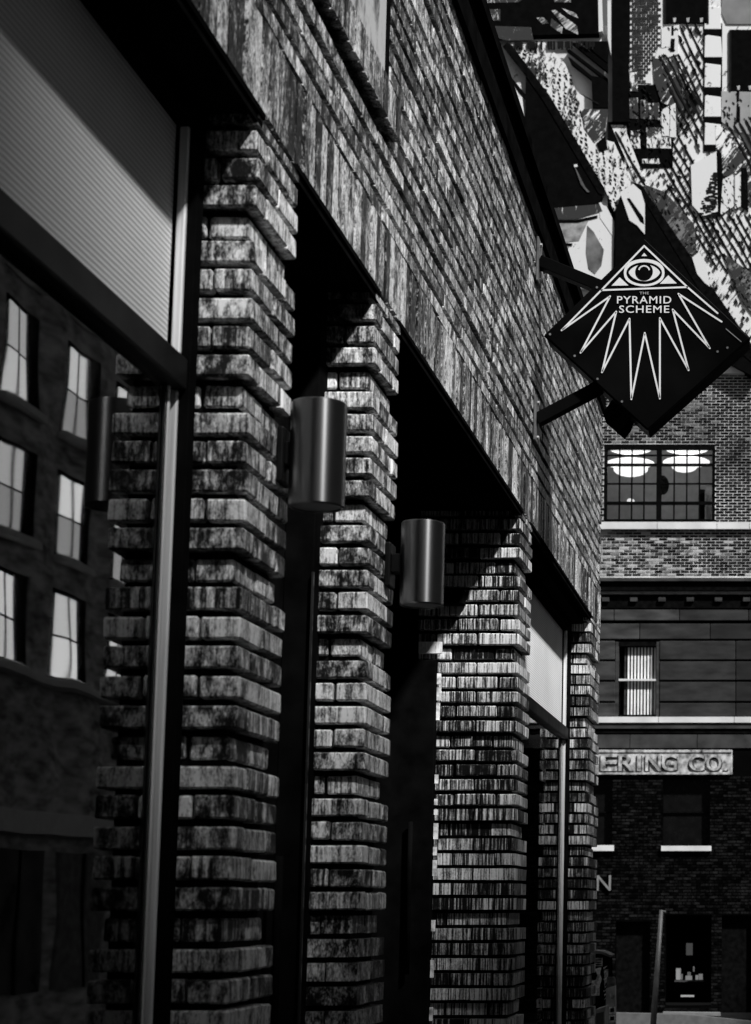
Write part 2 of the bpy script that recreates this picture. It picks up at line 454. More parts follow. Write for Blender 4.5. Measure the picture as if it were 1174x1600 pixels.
# upper window board
UWo = box('upper_window', (-.14, 1.2, UW[2] + .003), (-.03, UW[1] - .004, UW[2] + 2.2), M_black, build)
MB().box((-.029, 1.25, UW[2] + .006), (-.012, UW[1] - .008, UW[2] + 2.1)).build('pane', M_board, UWo)
box('window_jamb', (-.16, UW[1] + .0, UW[2]), (-.004, UW[1] + .019, TOPB), M_black, build)

# --- glazing
def shopwindow(y0, y1, xg, rail_z, top_z, blind=True, mull_front=True, sillz=.35):
    w = bpy.data.objects.new('shop_window', None); C.objects.link(w); w.parent = build
    # outer frame (black), aluminium nosing towards the light
    fr = MB()
    fr.box((xg - .05, y0, sillz), (xg + .035, y0 + .05, top_z + .05)); fr.box((xg - .05, y1 - .05, sillz), (xg + .035, y1, top_z + .05))
    fr.box((xg - .05, y0 + .05, top_z), (xg + .033, y1 - .05, top_z + .05)); fr.box((xg - .05, y0 + .05, sillz), (xg + .033, y1 - .05, sillz + .08))
    fr.build('frame', M_black, w, bevel=.003)
    MB().box((xg - .008, y1 - .063, sillz + .08), (xg + .012, y1 - .0505, rail_z - .03)).build('glazing_bead', M_alu, w, bevel=.004)
    MB().box((xg + .0, y1 - .1, sillz + .08), (xg + .004, y1 - .086, rail_z - .03)).build('glazing_bead', M_alu, w, bevel=.003)
    MB().box((xg - .008, y1 - .066, rail_z + .055), (xg + .014, y1 - .0505, top_z)).build('glazing_bead', M_alu, w, bevel=.004)
    MB().box((xg - .03, y0 + .05, rail_z - .03), (xg + .03, y1 - .0502, rail_z + .045)).build('transom', M_rail, w, bevel=.006)
    MB().box((xg - .004, y0 + .05, sillz + .08), (xg, y1 - .1, rail_z - .03)).build('pane', M_glass, w)
    MB().box((xg - .024, y0 + .05, rail_z + .046), (xg - .016, y1 - .067, top_z)).build('blind', M_blind, w)
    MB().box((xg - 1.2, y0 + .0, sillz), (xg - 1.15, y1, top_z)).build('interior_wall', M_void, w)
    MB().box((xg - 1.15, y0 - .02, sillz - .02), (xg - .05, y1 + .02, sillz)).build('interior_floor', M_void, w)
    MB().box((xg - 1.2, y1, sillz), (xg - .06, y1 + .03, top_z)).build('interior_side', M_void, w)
    MB().box((-.35, y0, 0), (xg + .04, y1, sillz - .002)).build('stall_riser', M_rail, w)
    return w
z1 = onwall(268, 592, -.17)[1]
XG1 = -.160
w1 = shopwindow(.6, P1[0] + .0, XG1, z1 + .0, LINT - .07)
XG4 = -.16
yb4, zr4 = onwall(874, 1138, XG4)
_, zt4 = onwall(874, 973, XG4)
w4 = shopwindow(P3[1] - .02, 12.31, XG4, zr4 - .02, zt4)
box('window_head', (-.2, P3[1], zt4 + .052), (-.05, 12.31, LINT - .013), M_black, build)

# things stuck inside the near window: notices
nw = MB().box((XG1 - .03, 3.93, 1.50), (XG1 - .026, 4.17, 1.98)).build('notice', plain('paper_notice', .10, .8, var=.7, scale=16), w1)
# narrow entrance between first and second pier
e1 = bpy.data.objects.new('side_door', None); C.objects.link(e1); e1.parent = build
MB().box((-.28, P1[1], 0), (-.24, P2[0] + .02, LINT - .013)).build('door_leaf', M_black, e1)
MB().box((-.24, P2[0] - .07, 0), (-.15, P2[0] + .034, LINT - .013)).build('door_frame', M_black, e1, bevel=.004)
MB().box((-.24, P1[1] - .01, 0), (-.19, P1[1] + .09, LINT - .013)).build('door_frame', M_black, e1, bevel=.004)
MB().box((-.152, P2[0] - .085, .3), (-.146, P2[0] - .075, 2.6)).build('edge_strip', plain('dull_strip', .02, .3, var=.3), e1)
MB().tube((-.19, P2[0] - .2, 1.2), (-.19, P2[0] - .2, 1.75), .012, n=12).build('door_handle', M_black, e1, smooth=True)
# deep porch between second and third pier
e2 = bpy.data.objects.new('porch', None); C.objects.link(e2); e2.parent = build
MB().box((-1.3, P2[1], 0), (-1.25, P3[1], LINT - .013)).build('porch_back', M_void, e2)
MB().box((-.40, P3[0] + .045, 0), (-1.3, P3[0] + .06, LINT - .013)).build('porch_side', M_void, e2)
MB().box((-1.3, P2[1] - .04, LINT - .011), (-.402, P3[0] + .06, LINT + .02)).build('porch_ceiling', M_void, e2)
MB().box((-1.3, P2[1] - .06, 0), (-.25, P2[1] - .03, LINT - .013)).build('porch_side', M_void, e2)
dl = MB().box((-1.22, P3[0] - .09, 0), (-.375, P3[0] - .03, 2.76)).build('door_leaf', M_black, e2, bevel=.004)
MB().tube((-.47, P3[0] - .12, 1.3), (-.47, P3[0] - .12, 2.0), .011, n=12).build('handle', M_black, dl, smooth=True)
MB().box((-.42, P2[1], 0), (-.30, P2[1] + .06, LINT - .013)).build('door_frame', M_black, e2)
# pale weather strip, ragged
ws = MB()
z = .3
while z < 2.74:
    h = rnd.uniform(.02, .09)
    if rnd.random() < .62: ws.box((-.380 - rnd.uniform(0, .006), P3[0] - .055, z), (-.362 + rnd.uniform(0, .006), P3[0] - .035, z + h))
    z += h + rnd.uniform(.004, .05)
ws.build('weather_strip', plain('flaking_paint', .85, .6, var=.7, scale=30), e2, kind='stuff')
MB().box((-.47, P3[0] - .034, 2.80), (-.362, P3[0] - .004, 2.855)).build('pale_brick', brickmat('limewashed_brick', .1, .95, mid=.44), e2)
MB().box((-.37, P3[0] - .075, 3.03), (-.255, P3[0] - .003, 3.10)).build('junction_box', M_black, e2, bevel=.004)

# ================================================================== LAMPS
def lamp(yc, zc, label, xc=.094):
    t = thing('wall_lamp', label, 'wall lamp', 'cylindrical wall lamps on the brick piers')
    t.location = (0, yc, zc)
    r, h = .069, .134
    m = MB()
    n = 48
    prof_ = [(r - .004, -h), (r, -h + .004), (r, h - .004), (r - .004, h)]
    k = 0
    for (rr, zz) in prof_:
        for i in range(n):
            a = 2 * math.pi * i / n; m.v.append((xc + rr * math.cos(a), rr * math.sin(a), zz)); m.t.append(0)
    for q in range(3):
        for i in range(n): m.f.append((q * n + i, q * n + (i + 1) % n, (q + 1) * n + (i + 1) % n, (q + 1) * n + i))
    m.f.append(tuple(3 * n + i for i in range(n)))
    # recessed lens opening below
    k = len(m.v)
    for (rr, zz) in ((r - .008, -h), (r - .008, -h + .02)):
        for i in range(n):
            a = 2 * math.pi * i / n; m.v.append((xc + rr * math.cos(a), rr * math.sin(a), zz)); m.t.append(0)
    for i in range(n):
        m.f.append((i, (i + 1) % n, k + (i + 1) % n, k + i)); m.f.append((k + i, k + (i + 1) % n, k + n + (i + 1) % n, k + n + i))
    sh = m.build('lamp_shade', M_lamp, t)
    for p in sh.data.polygons: p.use_smooth = len(p.vertices) == 4
    sh.modifiers.new('edge', 'EDGE_SPLIT').split_angle = R(40)
    MB().tube((xc, 0, -h + .004), (xc, 0, -h + .012), r - .009, n=32).build('lens', M_lens, t)
    MB().box((.001, -.045, -.075), (.018, .045, .065)).build('mounting_box', M_rail, t, bevel=.004)
    MB().box((.018, -.03, -.03), (xc - r + .012, .03, .03)).build('bracket_arm', M_rail, t, bevel=.003)
    return t
lamp(4.66, EYE + 1.125, 'black cylinder lamp nearest the camera, on the first big brick pier beside the shop window')
lamp(5.96, EYE + 1.085, 'smaller looking black cylinder lamp on the second brick pier, before the dark porch', .112)

# ================================================================== DIAMOND SIGN
SY = 9.30
sg = thing('hanging_sign', 'black diamond shaped box sign with white eye in pyramid and rays, on two wall arms', 'sign')
def S(x, y): return at(800 + x / 3.139, 350 + y / 3.139, SY)
def front(pts): return [S(*p) for p in pts]
dia = front([(650, 72), (1168, 560), (667, 1005), (163, 545)])
cx_ = sum(p[0] for p in dia) / 4; cz_ = sum(p[1] for p in dia) / 4
MB().prism(dia, SY, SY + .19).build('sign_box', M_sign, sg, bevel=.003)
# return edge trim, slightly proud
tr = MB()
for i in range(4):
    a, b = dia[i], dia[(i + 1) % 4]
    tr.bar((a[0], SY + .012, a[1]), (b[0], SY + .012, b[1]), .010)
tr.build('edge_trim', M_black, sg)
def strip(mb, pts, w, closed=False, dy=.004):
    """flat line of constant width with round-ish joints, standing off the sign face"""
    P = [Vector(p) for p in pts]; n = len(P)
    for i in range(n if closed else n - 1):
        a, b = P[i], P[(i + 1) % n]; d = (b - a).normalized(); q = Vector((-d.y, d.x)) * w / 2
        mb.prism([tuple(a - q), tuple(b - q), tuple(b + q), tuple(a + q)], SY - dy, SY - .0015)
    for i, p in enumerate(P):
        mb.prism([(p.x + w / 2 * math.cos(t * math.pi / 5), p.y + w / 2 * math.sin(t * math.pi / 5)) for t in range(10)], SY - dy - .0004, SY - .0012)
LW = .0088
m = MB(); strip(m, front([(650, 108), (862, 310), (440, 325)]), LW, True); m.build('pyramid_outline', M_white, sg)
m = MB(); strip(m, front([(440, 325), (245, 522), (483, 355), (338, 632), (513, 430), (443, 728), (578, 465), (587, 860), (653, 535), (727, 857), (727, 462), (868, 718), (790, 420), (972, 610), (818, 343), (1030, 480)]), LW)
strip(m, front([(862, 310), (1010, 438)]), LW); m.build('rays', M_white, sg)
m = MB(); strip(m, front([(1052, 515), (1126, 578)]), LW * .5); m.build('scratched_line', plain('worn_white', .2, .6), sg)
for tri in ([(650, 142), (637, 158), (664, 158)], [(490, 303), (530, 262), (573, 302)], [(727, 294), (768, 252), (810, 292)]):
    MB().prism(front(tri), SY - .004, SY - .0015).build('triangle', M_white, sg)
def almond(cx, cy, hw, ht, hb, n=28, pw=1.0):
    pts = []
    for i in range(n):
        a = 2 * math.pi * i / n; c, s = math.cos(a), math.sin(a)
        x = hw * c; y = -(ht if s > 0 else hb) * (abs(s) ** pw) * (1 if s > 0 else -1)
        pts.append((cx + x, cy + y))
    return pts
def ring(name, o_, i_, m_, y0):
    mb = MB(); A, B = front(o_), front(i_); n = len(A)
    for i in range(n):
        j = (i + 1) % n
        mb.prism([A[i], A[j], B[j], B[i]], y0, SY - .0015)
    return mb.build(name, m_, sg)
ring('eye_outline', almond(650, 240, 100, 68, 66, pw=.82), almond(650, 241, 88, 53, 55, pw=1.0), M_white, SY - .004)
MB().prism(front(almond(651, 238, 77, 40, 43, pw=1.35)), SY - .0035, SY - .0015).build('eye_white', M_white, sg)
MB().prism(front([(650 + 43 * math.cos(2 * math.pi * i / 28), 234 + 43 * math.sin(2 * math.pi * i / 28)) for i in range(28)]), SY - .0055, SY - .0036).build('iris', M_sign, sg)
m = MB(); arc = [(650 + 26 * math.cos(R(a)), 231 - 24 * math.sin(R(a))) for a in range(8, 175, 18)]
P = front(arc)
for a, b in zip(P, P[1:]):
    a, b = Vector(a), Vector(b); d = (b - a).normalized(); q = Vector((-d.y, d.x)) * .0036
    m.prism([tuple(a - q), tuple(b - q), tuple(b + q), tuple(a + q)], SY - .0075, SY - .0056)
m.build('catchlight', M_white, sg)
def text(body, u, v, width_px, Y, m_, parent, name, bold=.0, sp=1.12, ext=.0015, hpx=None, font_h=1.0):
    cu = bpy.data.curves.new(name, 'FONT'); cu.body = body; cu.align_x = 'CENTER'; cu.align_y = 'CENTER'; cu.extrude = .02; cu.offset = bold
    cu.resolution_u = 3; cu.space_character = sp
    o = bpy.data.objects.new(name, cu); C.objects.link(o)
    dg = bpy.context.evaluated_depsgraph_get(); me = bpy.data.meshes.new_from_object(o.evaluated_get(dg)); bpy.data.objects.remove(o); bpy.data.curves.remove(cu)
    xs = [v_.co.x for v_ in me.vertices]; ys = [v_.co.y for v_ in me.vertices]
    X0, Z0 = at(u, v, Y); X1, _ = at(u + width_px, v, Y); _, Z1 = at(u, v - (hpx or 20), Y)
    sx = (X1 - X0) / (max(xs) - min(xs)); sy = (Z1 - Z0) / (max(ys) - min(ys)) if hpx else sx
    mx_, my_ = (max(xs) + min(xs)) / 2, (max(ys) + min(ys)) / 2
    for q in me.vertices:
        x, y, z = q.co
        q.co = (X0 + (x - mx_) * sx, Y - (z + .02) / .04 * ext, Z0 + (y - my_) * sy)
    me.materials.clear(); me.materials.append(m_)
    ob = bpy.data.objects.new(name, me); C.objects.link(ob); ob.parent = parent
    return ob
def St(x, y): return (800 + x / 3.139, 350 + y / 3.139)
text('THE', *St(650, 339), 46 / 3.139, SY - .0015, plain('dim_white', .3, .6), sg, 'lettering', bold=.01, hpx=12 / 3.139, ext=.003)
text('P Y R A M I D'.replace(' ', '\u200a') if False else 'PYRAMID', *St(650, 372), 266 / 3.139, SY - .0015, M_white, sg, 'lettering', bold=.004, hpx=36 / 3.139, ext=.003)
text('SCHEME', *St(650, 418), 246 / 3.139, SY - .0015, M_white, sg, 'lettering', bold=.004, hpx=36 / 3.139, ext=.003)
for p in ((188, 541), (309, 647), (421, 760), (541, 871), (418, 311), (1010, 626), (1058, 607)):
    x, z = S(*p); MB().tube((x, SY + .001, z), (x, SY - .004, z), .006, n=10).build('bolt', plain('bolt_zinc', .16, .4, var=.3), sg)
# arms
def arm(u0, v0, u1, v1, w):
    Z0_ = at(u0, v0, SY + .10)[1]; x1_, zz1 = at(u1, v1, SY + .10)
    a = MB().bar((.012, SY + .10, Z0_), (x1_, SY + .10, zz1), w, w * .8).build('arm', M_sign, sg, bevel=.003)
    MB().box((.0035, SY + .03, Z0_ - .115), (.014, SY + .17, Z0_ + .115)).build('wall_plate', plain('plate', .10, .5, var=.5, scale=20), a, bevel=.002)
    for dz in (-.09, .09):
        MB().tube((.014, SY + .1, Z0_ + dz), (.024, SY + .1, Z0_ + dz), .011, n=6).build('nut', plain('nut', .3, .4), a)
arm(822, 410, 985, 468, .075)
arm(822, 657, 985, 580, .075)
# transformer box hanging behind the lower left edge
x, z = at(966, 648, SY + .25)
bm_ = MB().prism([at(u, v, SY + .22) for u, v in ((944, 652), (958, 632), (990, 648), (984, 664), (974, 678))], SY + .14, SY + .34)
bm_.build('transformer_box', M_black, sg, bevel=.003)

# ================================================================== FAR BUILDING  (facade plane Y = 45)
FY = 45.0; OX_ = 10.2
far = thing('corner_building', 'old dark brick building closing the street, with steel window, stone ledges and carved name band', 'building')
def RC(u0, v0, u1, v1, Y=FY):
    vm = (v0 + v1) / 2
    return (at(u0, vm, Y)[0], at((u0 + u1) / 2, v1, Y)[1], at(u1, vm, Y)[0], at((u0 + u1) / 2, v0, Y)[1])   # x0,z0,x1,z1
def fbox(name, u0, v0, u1, v1, d0, d1, m_, parent=far, **k):
    x0, z0, x1, z1 = RC(u0, v0, u1, v1)
    return MB().box((x0, FY - d0, z0), (x1, FY + d1, z1)).build(name, m_, parent, **k)
XL, XR = at(880, 1000, FY)[0], OX_ - .01
zz = lambda v: at(1057, v, FY)[1]
HOLES = [(944, 694, 1118, 817), (962, 1003, 1031, 1121), (1036, 1216, 1110, 1322), (900, 1216, 957, 1322), (1040, 1430, 1112, 1572), (962, 1440, 1016, 1585), (1128, 1430, 1180, 1585)]
holes = [RC(*h) for h in HOLES]
def brickfield(mb, x0, x1, z0, z1, yf, mb2=None, pd=None):
    r = 0; z = z0
    while z < z1 - .02:
        x = x0 - (.1 if r % 2 else 0) - .02
        while x < x1:
            a, b = max(x, x0), min(x + .190, x1)
            ok = b - a > .02
            for (hx0, hz0, hx1, hz1) in holes:
                if hz0 - .03 < z + .03 < hz1 + .03 and b > hx0 and a < hx1:
                    if a < hx0 - .03: b = hx0
                    elif b > hx1 + .03: a = hx1
                    else: ok = False
            if ok:
                t_ = mb
                if mb2 and rnd.random() < pd((a + b) / 2): t_ = mb2
                t_.box((a, yf - .006 - rnd.uniform(0, .005), z + .006), (b, yf + .03, min(z + .056, z1)), tone=rnd.uniform(.02, 1))
            x += .209
        z += .072; r += 1
def core_with_holes(mb, x0, x1, z0, z1):
    """wall slab split round its openings"""
    zs = sorted({z0, z1, *[c for h in holes for c in (h[1], h[3]) if z0 < c < z1]})
    for a, b in zip(zs, zs[1:]):
        cuts = sorted((max(h[0], x0), min(h[2], x1)) for h in holes if h[1] <= a + 1e-6 and h[3] >= b - 1e-6 and h[2] > x0 and h[0] < x1)
        x = x0
        for (c, d) in cuts:
            if c > x: mb.box((x, FY, a), (c, FY + .35, b))
            x = max(x, d)
        if x < x1: mb.box((x, FY, a), (x1, FY + .35, b))
# upper pale-jointed band and wall
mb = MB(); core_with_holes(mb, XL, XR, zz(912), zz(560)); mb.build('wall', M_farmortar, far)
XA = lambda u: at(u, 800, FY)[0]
mb = MB(); mb2 = MB(); brickfield(mb, XL, XR, zz(900), zz(828), FY, mb2, lambda x: .12 + .55 * min(1, max(0, (x - XA(960)) / (XA(1150) - XA(960)))))  # more dark bricks to the right: fading light painted in
mb2.build('brickwork', M_farbrick_dk, far, kind='stuff', label='bricks painted darker to the right for fading light across the worn band'); mb.build('brickwork', M_farbrick_l, far, kind='stuff', label='worn pale-jointed brick band under the steel window')
mb = MB(); mb2 = MB(); brickfield(mb, XL, XR, zz(816), zz(562), FY, mb2, lambda x: .45 if x < XA(1120) else .95)  # dense dark bricks right of the window paint its shade
mb2.build('brickwork', M_farbrick_dk, far, kind='stuff', label='bricks painted darker for the shade beside the steel window'); mb.build('brickwork', brickmat('old_upper_brick', .006, .2, streak=7, flat=.8, mid=.52, blot=2.2, bump=.1, gloss=.8, tonevar=1.5), far, kind='stuff')
mb = MB(); core_with_holes(mb, XL, XR, -1.2, zz(912)); mb.build('wall', M_farmortar_d, far)  # near-black mortar: shade of the lower storeys put into the colour
mb = MB(); brickfield(mb, XL, XR, -.9, zz(1212), FY); mb.build('brickwork', M_farbrick, far, kind='stuff', label='dark brick of the lower storeys with shade put into its colour')
MB().box((XL, FY + .36, -1.2), (XL + .3, FY + 8, zz(560))).build('side_wall', M_farmortar_d, far)
MB().box((XL, FY + .36, zz(560) - .3), (XR, FY + 8, zz(560))).build('roof', M_stone, far)
# quoin strip to the right of the steel window
# sills
def sillrun(v0, v1, cuts, d=.12, m_=M_sill):
    for a, b in zip(cuts, cuts[1:]): fbox('sill_stone', a + .4, v0, b - .4, v1, d, .0, m_)
sillrun(817, 828, (880, 1028, 1121, 1172, 1600, 1815))
sillrun(1121, 1130, (880, 1030, 1148, 1600, 1815), .14)
fbox('sill', 1034, 1322, 1112, 1330, .10, 0, M_sill); fbox('sill', 890, 1321, 960, 1330, .10, 0, M_sill)
# cornice
fbox('cornice_moulding', 880, 906, 1815, 911, .30, 0, M_stone); fbox('cornice_moulding', 880, 911.5, 1815, 925, .22, 0, M_black)
fbox('cornice_moulding', 880, 925.5, 1815, 930, .16, 0, plain('cornice_light', .20, .8, var=.3)); fbox('cornice_moulding', 880, 930.5, 1815, 951, .08, 0, M_black)
for i in range(10):
    u = 942 + i * 44; fbox('cornice_bracket', u, 935, u + 11, 941, .15, -.081, M_stone)
# rusticated stone courses (each block a part)
rows = [(953, 970), (975, 999), (1002, 1031), (1034, 1063), (1066, 1096), (1099, 1120)]
for ri, (v0, v1) in enumerate(rows):
    cuts = [880, 962, 1031, 1150, 1262, 1600, 1815] if ri >= 2 else ([880, 1000, 1110, 1230, 1600, 1815] if ri % 2 else [880, 960, 1062, 1170, 1290, 1600, 1815])
    for a, b in zip(cuts, cuts[1:]):
        if ri >= 2 and a == 962: continue
        fbox('stone_block', a + .5, v0, b - .5, v1, .05 + rnd.uniform(0, .012), -.001, M_stone if b < 1070 else (M_stone2 if b < 1200 else M_stone3), bevel=.012)  # stone darkens in steps rightward, light falloff painted in
fbox('string_course', 880, 1131, 1815, 1139, .10, 0, M_stone); fbox('string_course', 880, 1141, 1815, 1146, .06, 0, M_black)
for a, b in ((880, 985), (985, 1090), (1090, 1200), (1200, 1815)): fbox('stone_block', a + .5, 1148, b - .5, 1169, .04, -.001, plain('dark_block', .035, .85, var=.7, scale=2))
# carved name tablet
tb = fbox('name_tablet', 850, 1172, 1145, 1211, .06, -.001, M_tablet, bevel=.02)
fbox('tablet_rim', 850, 1172.5, 1144, 1176, .085, -.061, M_tablet, tb); fbox('tablet_rim', 850, 1207, 1144, 1210.5, .085, -.061, M_tablet, tb)
# raised letters: pale face over a dark offset copy painted as their shadow
for body, u, w in (('E', 952, 26), ('R', 979, 24), ('I', 999, 6), ('N', 1021, 24), ('G', 1046, 24), ('C', 1089, 24), ('O', 1116, 24), ('.', 1134, 6)):
    hp = 26 if body != '.' else 5; vv = 1192 if body != '.' else 1202
    text(body, u + 1.6, vv + 1.8, w, FY - .062, M_letter, tb, 'letter_shadow', bold=.03, hpx=hp, ext=.010)
    text(body, u, vv, w, FY - .075, M_tablet, tb, 'letter', bold=.012, hpx=hp, ext=.03)
text('N', 944, 1380, 22, FY - .05, plain('serif_letter', .2, .6), far, 'letter', hpx=24, ext=.03)
# steel window A
wa = bpy.data.objects.new('steel_window', None); C.objects.link(wa); wa.parent = far
def wbox(name, u0, v0, u1, v1, d0, d1, m_, par): return fbox(name, u0, v0, u1, v1, d0, d1, m_, par)
wbox('frame', 944, 694, 1118, 702, .0, .12, M_black, wa)
wbox('frame', 944, 811, 1118, 816.5, .0, .12, M_black, wa)
wbox('frame', 944, 702.2, 949, 810.8, .0, .12, M_black, wa); wbox('frame', 1113, 702.2, 1118, 810.8, .0, .12, M_black, wa)
wbox('mullion', 1026, 702.2, 1034, 810.8, .0, .12, M_black, wa)
for bay in ((949, 1026), (1034, 1113)):
    W_ = (bay[1] - bay[0]) / 4
    for i in range(1, 4): wbox('glazing_bar', bay[0] + i * W_ - 1.2, 702.2, bay[0] + i * W_ + 1.2, 810.8, -.02, .06, M_black, wa)
    for v, t in ((711, 1.2), (726, 2.2), (755.5, 1.2), (786, 2.6)): wbox('transom', bay[0], v - t, bay[1], v + t, -.015, .055, M_black, wa)
    vs = (702, 711, 726, 755.5, 786, 811)
    for i in range(4):
        for j in range(5):
            wbox('pane', bay[0] + i * W_ + .3, vs[j] + .3, bay[0] + (i + 1) * W_ - .3, vs[j + 1] - .3, -.035 - rnd.uniform(0, .004), .045, M_glass if False else M_paneA if 'M_paneA' in globals() else globals().setdefault('M_paneA', glassmat('old_pane', 1.35, .01, .92)), wa)
# lit room behind
rx0, rz0, rx1, rz1 = RC(944, 694, 1118, 817)
rm = MB()
rm.box((rx0 - 1, FY + 3.2, rz0 - 1), (rx1 + 1, FY + 3.25, rz1 + 1.5)).box((rx0 - 1, FY + .36, rz1 + 1.0), (rx1 + 1, FY + 3.19, rz1 + 1.05)).box((rx0 - 1, FY + .36, rz0 - .9), (rx1 + 1, FY + 3.19, rz0 - .85))
rm.build('room', M_room, wa)
def ell(name, u, v, ru, rv, d, m_, par, n=20):
    x, z = at(u, v, FY + d); ex = at(u + ru, v, FY + d)[0] - x; ez = z - at(u, v + rv, FY + d)[1]
    bm = bmesh.new(); bmesh.ops.create_uvsphere(bm, u_segments=n, v_segments=10, radius=1)
    bmesh.ops.scale(bm, vec=(ex, .22, ez), verts=bm.verts); bmesh.ops.translate(bm, vec=(x, FY + d, z), verts=bm.verts)
    me = bpy.data.meshes.new(name); bm.to_mesh(me); bm.free(); me.materials.append(m_)
    for p in me.polygons: p.use_smooth = True
    o = bpy.data.objects.new(name, me); C.objects.link(o); o.parent = par; return o
for u, v, ru, rv in ((986, 699, 36, 11), (985, 724, 38, 9), (986, 733, 27, 12), (1074, 699, 37, 11), (1073, 722, 37, 9), (1070, 729, 20, 9)):
    ell('ceiling_lamp', u, v, ru, rv, 1.2, M_glow, wa)
ell('desk_lamp', 986, 783, 6, 3, 1.1, M_glow_s, wa)
wbox('door_leaf', 1088, 735, 1096, 812, -2.1, 2.2, M_void, wa); wbox('pale_door', 1098, 728, 1108, 812, -2.3, 2.4, M_sill, wa)
ell('hanging_globe', 1036, 758, 10, 15, 1.0, M_void, wa)
# window B with vertical blinds
wbB = bpy.data.objects.new('blind_window', None); C.objects.link(wbB); wbB.parent = far
for a in ((962, 1003, 967, 1121), (1026, 1003, 1031, 1121)): wbox('frame', *a, .03, .1, M_stone, wbB)
wbox('frame', 967.2, 1003, 1025.8, 1010, .03, .1, M_black, wbB); wbox('frame', 967.2, 1117, 1025.8, 1121, .03, .1, M_black, wbB)
wbox('transom', 967.2, 1061, 1025.8, 1064, .02, .08, M_sill, wbB)
wbox('back', 966, 1006, 1027, 1120, -.20, .22, M_void, wbB)
for i in range(10):
    u = 975.5 + i * 5.15; wbox('blind_slat', u, 1011, u + 2.6, 1116.5, -.10, .115 if i % 2 else .125, M_slatb if i > 0 else M_stone, wbB)
# dark windows and lower storey
for h in (HOLES[2], HOLES[3]):
    w_ = bpy.data.objects.new('dark_window', None); C.objects.link(w_); w_.parent = far
    wbox('pane', h[0], h[1], h[2], h[3] - .5, -.20, .22, plain('black_pane', .005, .12, spec=.2), w_)
    wbox('meeting_rail', h[0], (h[1] + h[3]) / 2 - 1, h[2], (h[1] + h[3]) / 2 + 1, -.15, .19, M_black, w_)
sw = bpy.data.objects.new('shopfront', None); C.objects.link(sw); sw.parent = far
h = HOLES[4]
wbox('back', h[0] - 6, h[1], h[2] + 6, h[3], -1.6, 1.65, M_void, sw)
wbox('display_shelf', 1052, 1534, 1098, 1536, -.6, 1.0, M_stone, sw)
for (u0, v0, u1, v1, g_) in ((1054, 1515, 1061, 1533, .45), (1062, 1524, 1064, 1533, .3), (1069, 1527, 1079, 1533.5, .5), (1072, 1521, 1077, 1526.5, .25), (1085, 1526, 1089, 1533, .5), (1090, 1524, 1096, 1533, .4), (1070, 1475, 1080, 1494, .12), (1081, 1512, 1083, 1520, .3)):
    wbox('display_item', u0, v0, u1, v1, -.75, .9, emis('shop_glow_%d' % int(g_ * 100), .05 + g_ * .1, g_ * .3), sw)
wbox('strip_light', 1063, 1556, 1084, 1559, -.3, .34, emis('strip_glow', .2, .12), sw)
for h in (HOLES[5], HOLES[6]): wbox('door_leaf', h[0], h[1], h[2], h[3], -.2, .24, M_black, sw)

# ================================================================== PATCHWORK TOWER on the far building (top right)
TY = 44.9
tw = thing('painted_tower', 'tall patchwork tower of peeling white and black brick panels behind the diamond sign', 'tower')
def poly(name, pts, d, th, m_, parent=tw, **k):
    d = d * .3
    return MB().prism([at(u, v, TY - d) for u, v in pts], TY - d, TY - d + th).build(name, m_, parent, **k)
poly('tower_wall', [(976, -60), (1420, -60), (1420, 560), (976, 560)], 0, 1.2, M_lime)
poly('white_sky_wall', [(700, 40), (975.5, 40), (975.5, 560), (700, 560)], -.25, 1.0, M_limeclean)  # white wall added in place of bright open sky
poly('roof_slab', [(940, 562), (1420, 562), (1420, 570), (940, 570)], .3, 2, M_stone)
poly('ledge', [(1125, 572), (1176, 572), (1176, 583), (1125, 583)], .32, .5, M_sill)
poly('ledge', [(1168, 533), (1200, 533), (1200, 566), (1168, 566)], .34, .6, M_sill)
poly('buttress', [(950, 190), (975, 190), (975, 560), (950, 560)], .1, .6, M_void)
poly('corner_post', [(957, -60), (985, -60), (982, 190), (957, 190)], .4, .5, M_void)
poly('corner_post', [(949, -60), (956.5, -60), (956, 90), (950, 60)], .3, .3, M_limeclean)
# brick patch with white joints
patch = poly('brick_panel', [(985, -20), (1036, -20), (1036, 60), (1020, 100), (1018, 130), (985, 128)], .05, .1, M_limeclean)
mb = MB()
for r in range(-3, 27):
    for c in range(0, 8):
        u = 984 + c * 7.6 + (3.8 if r % 2 else 0); v = 6 + r * 4.7
        if u + 6.6 > 1036 - max(0, (v - 60) * .4) or v > 124: continue
        g = .95 if v > 48 and u > 998 else rnd.choice((1.0, 1.1, 1.15))
        ww = 6.5 * g; hh = 3.5 * g
        mb.prism([at(u, v, TY - .08), at(u + ww, v, TY - .08), at(u + ww, v + hh, TY - .08), at(u, v + hh, TY - .08)], TY - .024 - rnd.uniform(0, .004), TY - .0135, tone=rnd.uniform(.02, 1))
mb.build('brickwork', brickmat('black_painted_brick', .004, .05, streak=8, flat=.8, blot=3, mid=.56), tw, kind='stuff')
